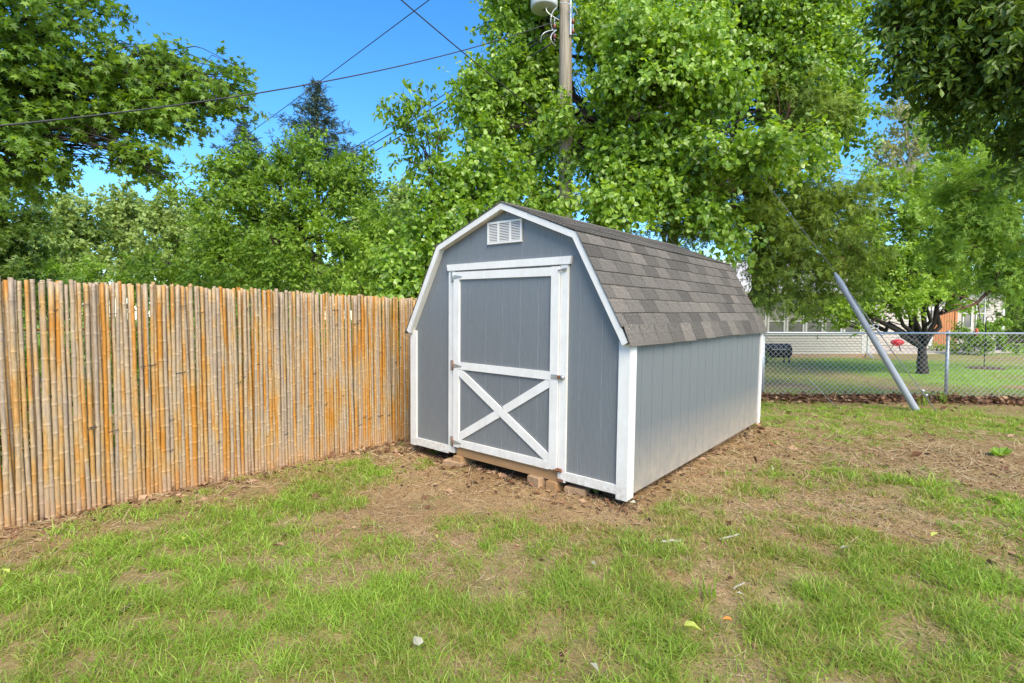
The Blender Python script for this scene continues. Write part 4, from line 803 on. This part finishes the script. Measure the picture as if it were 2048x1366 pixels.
# half-round guy guard
ga, gb = at(1669, 545, 8.92), gp(1834, 823); d = gb-ga; Lg = np.linalg.norm(d); d /= Lg
gg = Geo(); n = 16; sd_ = nrm(np.cross(d, [0, 1., 0])); fw = np.cross(sd_, d); fw = fw if fw[1] < 0 else -fw
ang = np.linspace(.30*math.pi, 1.93*math.pi, n); rings = []
for t_, r_ in ((0, .016), (.04, .040), (.07, .050), (1, .056)):
    for rr in (r_, r_-.008): rings.append([ga + d*Lg*t_ + (sd_*math.cos(a) + fw*math.sin(a))*rr for a in ang])
V = np.array(rings).reshape(-1, 3); fs = []; fi = []
for k in range(3):
    for j in range(n-1):
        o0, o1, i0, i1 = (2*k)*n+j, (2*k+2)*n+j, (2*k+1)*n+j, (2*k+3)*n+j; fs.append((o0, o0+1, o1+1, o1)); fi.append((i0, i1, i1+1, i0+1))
    for j in (0, n-1): fs.append(((2*k)*n+j, (2*k+2)*n+j, (2*k+3)*n+j, (2*k+1)*n+j))
gg.add(V - gb, fs, 0); gg.f.append((np.array(fi), 1)); o = gg.obj('guy_guard', [M['guard'], M['cable']], smooth=True); o.location = gb; tag(o, 'long grey plastic guard sleeve leaning over the guy wire', 'guy guard')  # inner faces reuse the black cable colour as painted shade in the slot

# ------------------------------------------------------------------ grass, straw, litter
def wedge(n, r0, r1, pw, rg):
    u = rg.random(n); r = (r0**pw + (r1**pw-r0**pw)*u)**(1/pw); a = rg.uniform(-.93, .93, n); return r*np.sin(a)/np.cos(a)*np.cos(a), r*np.cos(a)
def shed_mask(x, y, m=.0):
    lx, ly = shedlocal(x, y); return ~((lx > -SW-m) & (lx < m) & (ly > -m) & (ly < SL+m))
def blades(name, n_t, per, r0, r1, pw, hgt, wid, seed, thr, spread, three=True):
    rg = np.random.default_rng(seed); x, y = wedge(n_t, r0, r1, pw, rg); d = gdens(x, y)
    cl_ = np.clip(fbm(NZ2, x, y, .16, 2)*2.6-.75, .04, 1)
    keep = (rg.random(n_t) < np.clip((d-thr)*1.35, 0, 1)*cl_) & shed_mask(x, y, .02); x, y, d = x[keep], y[keep], d[keep]
    fd = (x-FA[0])*fnrm[0] + (y-FA[1])*fnrm[1]; k2 = fd > .03; k2 |= (clside(x, y) > 0); x, y, d = x[k2], y[k2], d[k2]
    n = len(x); X = np.repeat(x, per) + rg.normal(0, spread, n*per); Y = np.repeat(y, per) + rg.normal(0, spread, n*per); D = np.repeat(d, per); tt = np.repeat(rg.normal(.44, .26, n), per); m = n*per
    far_ = np.hypot(X, Y); h = hgt*np.repeat(rg.uniform(.55, 1.25, n), per)*rg.uniform(.35, 1.15, m)*(.6+.5*D); w = wid*rg.uniform(.6, 1.2, m)*np.clip(far_/3.2, .9, 3.)
    a = rg.uniform(0, 6.283, m); lean = rg.uniform(.2, 1.7, m); dx, dy = np.cos(a), np.sin(a); b = rg.uniform(0, 6.283, m); sx, sy = np.cos(b)*w, np.sin(b)*w
    Z = hz(X, Y)*np.clip(2-far_/25, 0, 1) - .004
    def pt(t, s): return np.stack([X + dx*h*lean*t**1.8 + sx*s, Y + dy*h*lean*t**1.8 + sy*s, Z + h*(t - .36*np.minimum(lean, 1.35)*t*t)], -1)
    if three: V = np.stack([pt(0, -.5), pt(0, .5), pt(.5, .42), pt(.5, -.42), pt(1., 0)], 1); k = 5; fs = [np.array([(0, 1, 2, 3)]), np.array([(3, 2, 4)])]
    else: V = np.stack([pt(0, -.5), pt(0, .5), pt(1., 0)], 1); k = 3; fs = [np.array([(0, 1, 2)])]
    off = (np.arange(m)*k)[:, None, None]; fs = [(f[None]+off).reshape(-1, f.shape[1]) for f in fs]
    ti = np.clip(tt + rg.normal(0, .15, m) + .30*(fbm(NZ2, X, Y, 1.1, 2)-.5)*2 + .55*(D-.68), 0, 1)
    g = Geo(); g.add(V.reshape(-1, 3), fs, 0, np.repeat(ti, k)); return g.mesh(name, M['grass'])
o = link('lawn_grass', blades('lawn_grass', 27500, 13, 1.3, 6.2, 1.1, .092, .0056, 31, .12, .030)); tag(o, 'patchy bright green grass over the yard around the shed', 'grass', kind='stuff')
o = link('short_grass', blades('short_grass', 52000, 5, 1.3, 6.6, 1.1, .036, .0042, 34, .0, .03, False)); tag(o, 'low thin grass shoots between the taller lawn clumps', 'grass', kind='stuff')
o = link('yard_grass', blades('yard_grass', 24000, 10, 6.2, 11.0, 1.6, .066, .0036, 32, .12, .03)); tag(o, 'thin grass towards the back of the yard near the wire fence', 'grass', kind='stuff')
o = link('neighbour_lawn', blades('neighbour_lawn', 32000, 6, 10.3, 24, 1.3, .075, .0055, 33, .2, .06, False)); tag(o, 'smooth green lawn beyond the chain link fence', 'grass', kind='stuff')
def strewn(name, n, r0, r1, kind, size, mat, seed, prob, tm=.5, flat=.25):
    rg = np.random.default_rng(seed); x, y = wedge(n, r0, r1, 1.2, rg); k = (rg.random(n) < prob(x, y)) & shed_mask(x, y, -.25); x, y = x[k], y[k]; m = len(x)
    P = np.stack([x, y, hz(x, y) + .006], -1); a = rg.uniform(0, 6.283, m); A = np.stack([np.cos(a), np.sin(a), rg.normal(0, flat, m)], -1); A = nrm(A)
    N = nrm(np.array([0, 0, 1.]) + rg.normal(0, flat*1.5, (m, 3))); N = nrm(N - A*np.sum(N*A, -1, keepdims=True))
    return link(name, leaf_mesh(name, kind, P, A, N, size*rg.uniform(.5, 1.3, m)*np.clip(np.hypot(x, y)/4, .8, 1.8), np.clip(rg.normal(tm, .30, m), 0, 1), M[mat]))
LEAF['clover'] = LEAF['chip']
LEAF['stalk'] = ([(-.02,0,0),(.02,0,0),(.010,1,.05),(-.010,1,.05)], [(0,1,2,3)])
o = strewn('dry_straw', 170000, 1.3, 9.5, 'stalk', .075, 'straw', 41, lambda x, y: np.clip(.45 + .8*fbm(NZ, x+3, y, .5, 3) - .15 - .5*np.abs(gdens(x, y)-.42), 0, 1)*(clside(x, y) < .2)*(((x-FA[0])*fnrm[0]+(y-FA[1])*fnrm[1]) > .02)); tag(o, 'dry tan straw scattered over the bare soil', 'straw', kind='stuff')
def litter_p(x, y):
    lx, ly = shedlocal(x, y); o_ = np.maximum(np.maximum(-SW-lx, lx), np.maximum(-ly, ly-SL)); fd = (x-FA[0])*fnrm[0]+(y-FA[1])*fnrm[1]
    c = clside(x, y); return np.clip(.55*np.exp(-np.abs(o_+.05)/.14)*(.3+.9*(ly < .3)) + .35*np.exp(-np.abs(fd-.08)/.12) + .95*np.exp(-((c+.42)/.36)**2) + .012, 0, 1)*(fd > .02)*(c < .1)
o = strewn('leaf_litter', 110000, 2., 11.5, 'chip', .058, 'litter', 42, litter_p, .45, .35); tag(o, 'brown dead leaves along the wire fence and under the shed edge', 'litter', kind='stuff')
o = strewn('lawn_weeds', 60000, 1.3, 8.5, 'chip', .020, 'leaf_lime', 43, lambda x, y: np.clip(gdens(x, y)*1.3-.25, 0, .9)*np.clip(fbm(NZ, x+40, y, .3, 2)*3-1.2, 0, 1)*(clside(x, y) < .2)*(((x-FA[0])*fnrm[0]+(y-FA[1])*fnrm[1]) > .02), .4, .6); tag(o, 'small round-leaved weeds and clover among the grass', 'weeds', kind='stuff')
o = strewn('soil_crumbs', 60000, 1.3, 8.0, 'chip', .014, 'litter', 44, lambda x, y: np.clip(1.1-gdens(x, y), 0.1, 1)*(clside(x, y) < .1)*(((x-FA[0])*fnrm[0]+(y-FA[1])*fnrm[1]) > .02), .6, .8); tag(o, 'small crumbs and bits of dead leaf on the bare soil', 'debris', kind='stuff')
rg = np.random.default_rng(45); n = 9000; tq = rg.uniform(-3, 9, n); cq = rg.normal(-.36, .22, n); P = np.stack([CL0[0]+cldir[0]*tq-cldir[1]*cq, CL0[1]+cldir[1]*tq+cldir[0]*cq], -1); P = np.column_stack([P, hz(P[:, 0], P[:, 1])+.012+rg.uniform(0, .03, n)])
a = rg.uniform(0, 6.283, n); A = nrm(np.stack([np.cos(a), np.sin(a), rg.normal(0, .4, n)], -1)); N = nrm(np.array([0, 0, 1.])+rg.normal(0, .6, (n, 3))); N = nrm(N-A*np.sum(N*A, -1, keepdims=True))
o = link('fence_litter', leaf_mesh('fence_litter', 'chip', P, A, N, rg.uniform(.05, .12, n), np.clip(rg.normal(.35, .28, n), 0, 1), M['litter'])); tag(o, 'strip of brown fallen leaves along the foot of the wire fence', 'litter', kind='stuff')
# single fallen leaves, sticks and weeds
fallen = [((1862,1090),.075,'lime','ovate','yellow-green leaf lying on the grass at right'),((1247,1095),.07,'lime','ovate','bright green fallen leaf below the shed corner'),((1183,1140),.05,'pale','ovate','small white curled leaf on the bare patch in front of the shed'),((1365,1272),.09,'lime','heart','pale yellow leaf near the bottom centre-right'),((1465,1258),.05,'rust','heart','small orange leaf on the straw at lower right'),((838,1315),.06,'pale','heart','whitish leaf in the grass at bottom centre'),((548,1110),.08,'litter','heart','curled brown leaf on the bare spot at left'),((20,1168),.06,'lime','ovate','yellow leaf at the left edge of the lawn'),((872,1082),.05,'lime','ovate','small yellow leaf left of centre'),((1180,1350),.06,'pale','ovate','pale leaf at the bottom edge'),((430,973),.07,'litter','ovate','tan leaf near the foot of the bamboo'),((372,1092),.05,'lime','heart','small green clover-like leaf in the left dirt'),((1680,1110),.07,'pale','ovate','silver leaf lying right of centre'),((770,940),.06,'litter','heart','tan leaf by the dirt left of the shed'),((1545,952),.06,'pale','long','pale leaf on the dirt beside the side wall'),((1470,1203),.05,'pale','ovate','white leaf bit beside the grass tuft at right'),((1272,1020),.05,'pale','heart','light leaf on the soil below the shed corner')]
fm = {'lime': leafmat('fallen_yellow_leaf', [(0, (.42, .48, .06)), (1, (.5, .55, .12))], .3), 'pale': leafmat('fallen_silver_leaf', [(0, (.36, .35, .25)), (1, (.42, .40, .30))], .2), 'rust': leafmat('fallen_orange_leaf', [(0, (.6, .22, .03)), (1, (.6, .25, .05))], .2), 'litter': M['litter']}
for k, (p, sz, mt, kd, lab) in enumerate(fallen):
    c = gp(*p); V, Fc = LEAF[kd]; V = np.array(V)*[1, 1, 2.2]; o = link('fallen_leaf', Geo().add(V, Fc, 0, np.full(len(V), .8)).mesh('fallen_leaf', fm[mt])); o.scale = (sz, sz, sz)
    o.location = (c[0], c[1], hz(c[0], c[1]) + .062); o.rotation_euler = (random.uniform(.0, .5), random.uniform(-.3, .3), random.uniform(0, 6.28)); tag(o, lab, 'leaf', 'single fallen leaves')
for (pa, pb_), r_, lab in ((((240,1237),(270,1217)), .010, 'dark broken bark stick lying in the grass at lower left'), (((1322,1085),(1365,1084)), .011, 'grey stick in front of the shed corner'), (((1440,1080),(1480,1074)), .008, 'grey twig right of the grey stick'), (((1470,1180),(1490,1168)), .006, 'bleached twig by the grass tuft')):
    a, b = gp(*pa), gp(*pb_); P = np.linspace(a, b, 5); P[:, 2] = hz(P[:, 0], P[:, 1]) + .022; P += rng.normal(0, .004, P.shape); o = Geo().tube(P-P[0], [r_*.6, r_, r_*.9, r_, r_*.4], 6).obj('stick', M['bark' if 'dark' in lab else 'bark_pale'], smooth=False); o.location = P[0]; tag(o, lab, 'stick', 'sticks on the lawn')
def rosette(label, px, size, n, seed, tall=.35, mat='leaf_lime'):
    rg = np.random.default_rng(seed); c = gp(*px); root = empty('weed_plant', (c[0], c[1], float(hz(c[0], c[1])))); tag(root, label, 'weed', 'weeds in the dirt'); V, Fc = LEAF['long']; V = np.array(V)*[1.2, 1, 1.5]
    for k in range(n):
        A = nrm(np.array([math.cos(k*2.4), math.sin(k*2.4), tall*rg.uniform(.5, 2.)])); N = nrm(np.array([0, 0, 1.]) - A*A[2]); X = np.cross(A, N); B = np.stack([X, A, N], -1); s = size*rg.uniform(.6, 1.1)
        o = Geo().add((V*s) @ B.T, Fc, 0, np.full(len(V), rg.uniform(.3, .9))).obj('leaf', M[mat], root)
rosette('broad-leaved weed rosette on the bare dirt at right', (2000,915), .16, 13, 1, .45, 'leaf_elm'); rosette('small weed sprouting under the left end of the shed', (868,908), .10, 9, 2, .5, 'leaf_elm')
rosette('wilted leafy weed against the white bottom trim', (1192,988), .13, 5, 3, 1.6, 'leaf_elm'); rosette('tiny seedling on the soil below the shed corner', (1222,1003), .035, 5, 4)
for k, (px, lab) in enumerate((((1848,812), 'tall grass tuft at the foot of the grey guy guard'), ((1885,806), 'tall grass tuft at the wire fence post'), ((1410,1190), 'dark tufted grass clump on the bare patch at right of centre'), ((1590,795), 'small green weed at the back by the wire fence'))):
    rg = np.random.default_rng(70+k); c = gp(*px); g = Geo()
    for j in range(40):
        a = rg.uniform(0, 6.283); l = rg.uniform(.10, .26)*(1 if k < 2 else .55); p0 = rg.normal(0, .04, 2); w = .004; d = np.array([math.cos(a), math.sin(a)])*l*rg.uniform(.2, .7); s_ = np.array([-math.sin(a), math.cos(a)])*w
        g.add([(*(p0-s_), 0), (*(p0+s_), 0), (*(p0+d*.4+s_*.8), l*.6), (*(p0+d*.4-s_*.8), l*.6), (*(p0+d), l*.85)], [(0, 1, 2, 3), (3, 2, 4)], 0, np.full(5, rg.uniform(.2, .9)))
    o = g.obj('grass_tuft', M['grass']); o.location = (c[0], c[1], float(hz(c[0], c[1]))); tag(o, lab, 'grass', 'taller grass tufts')
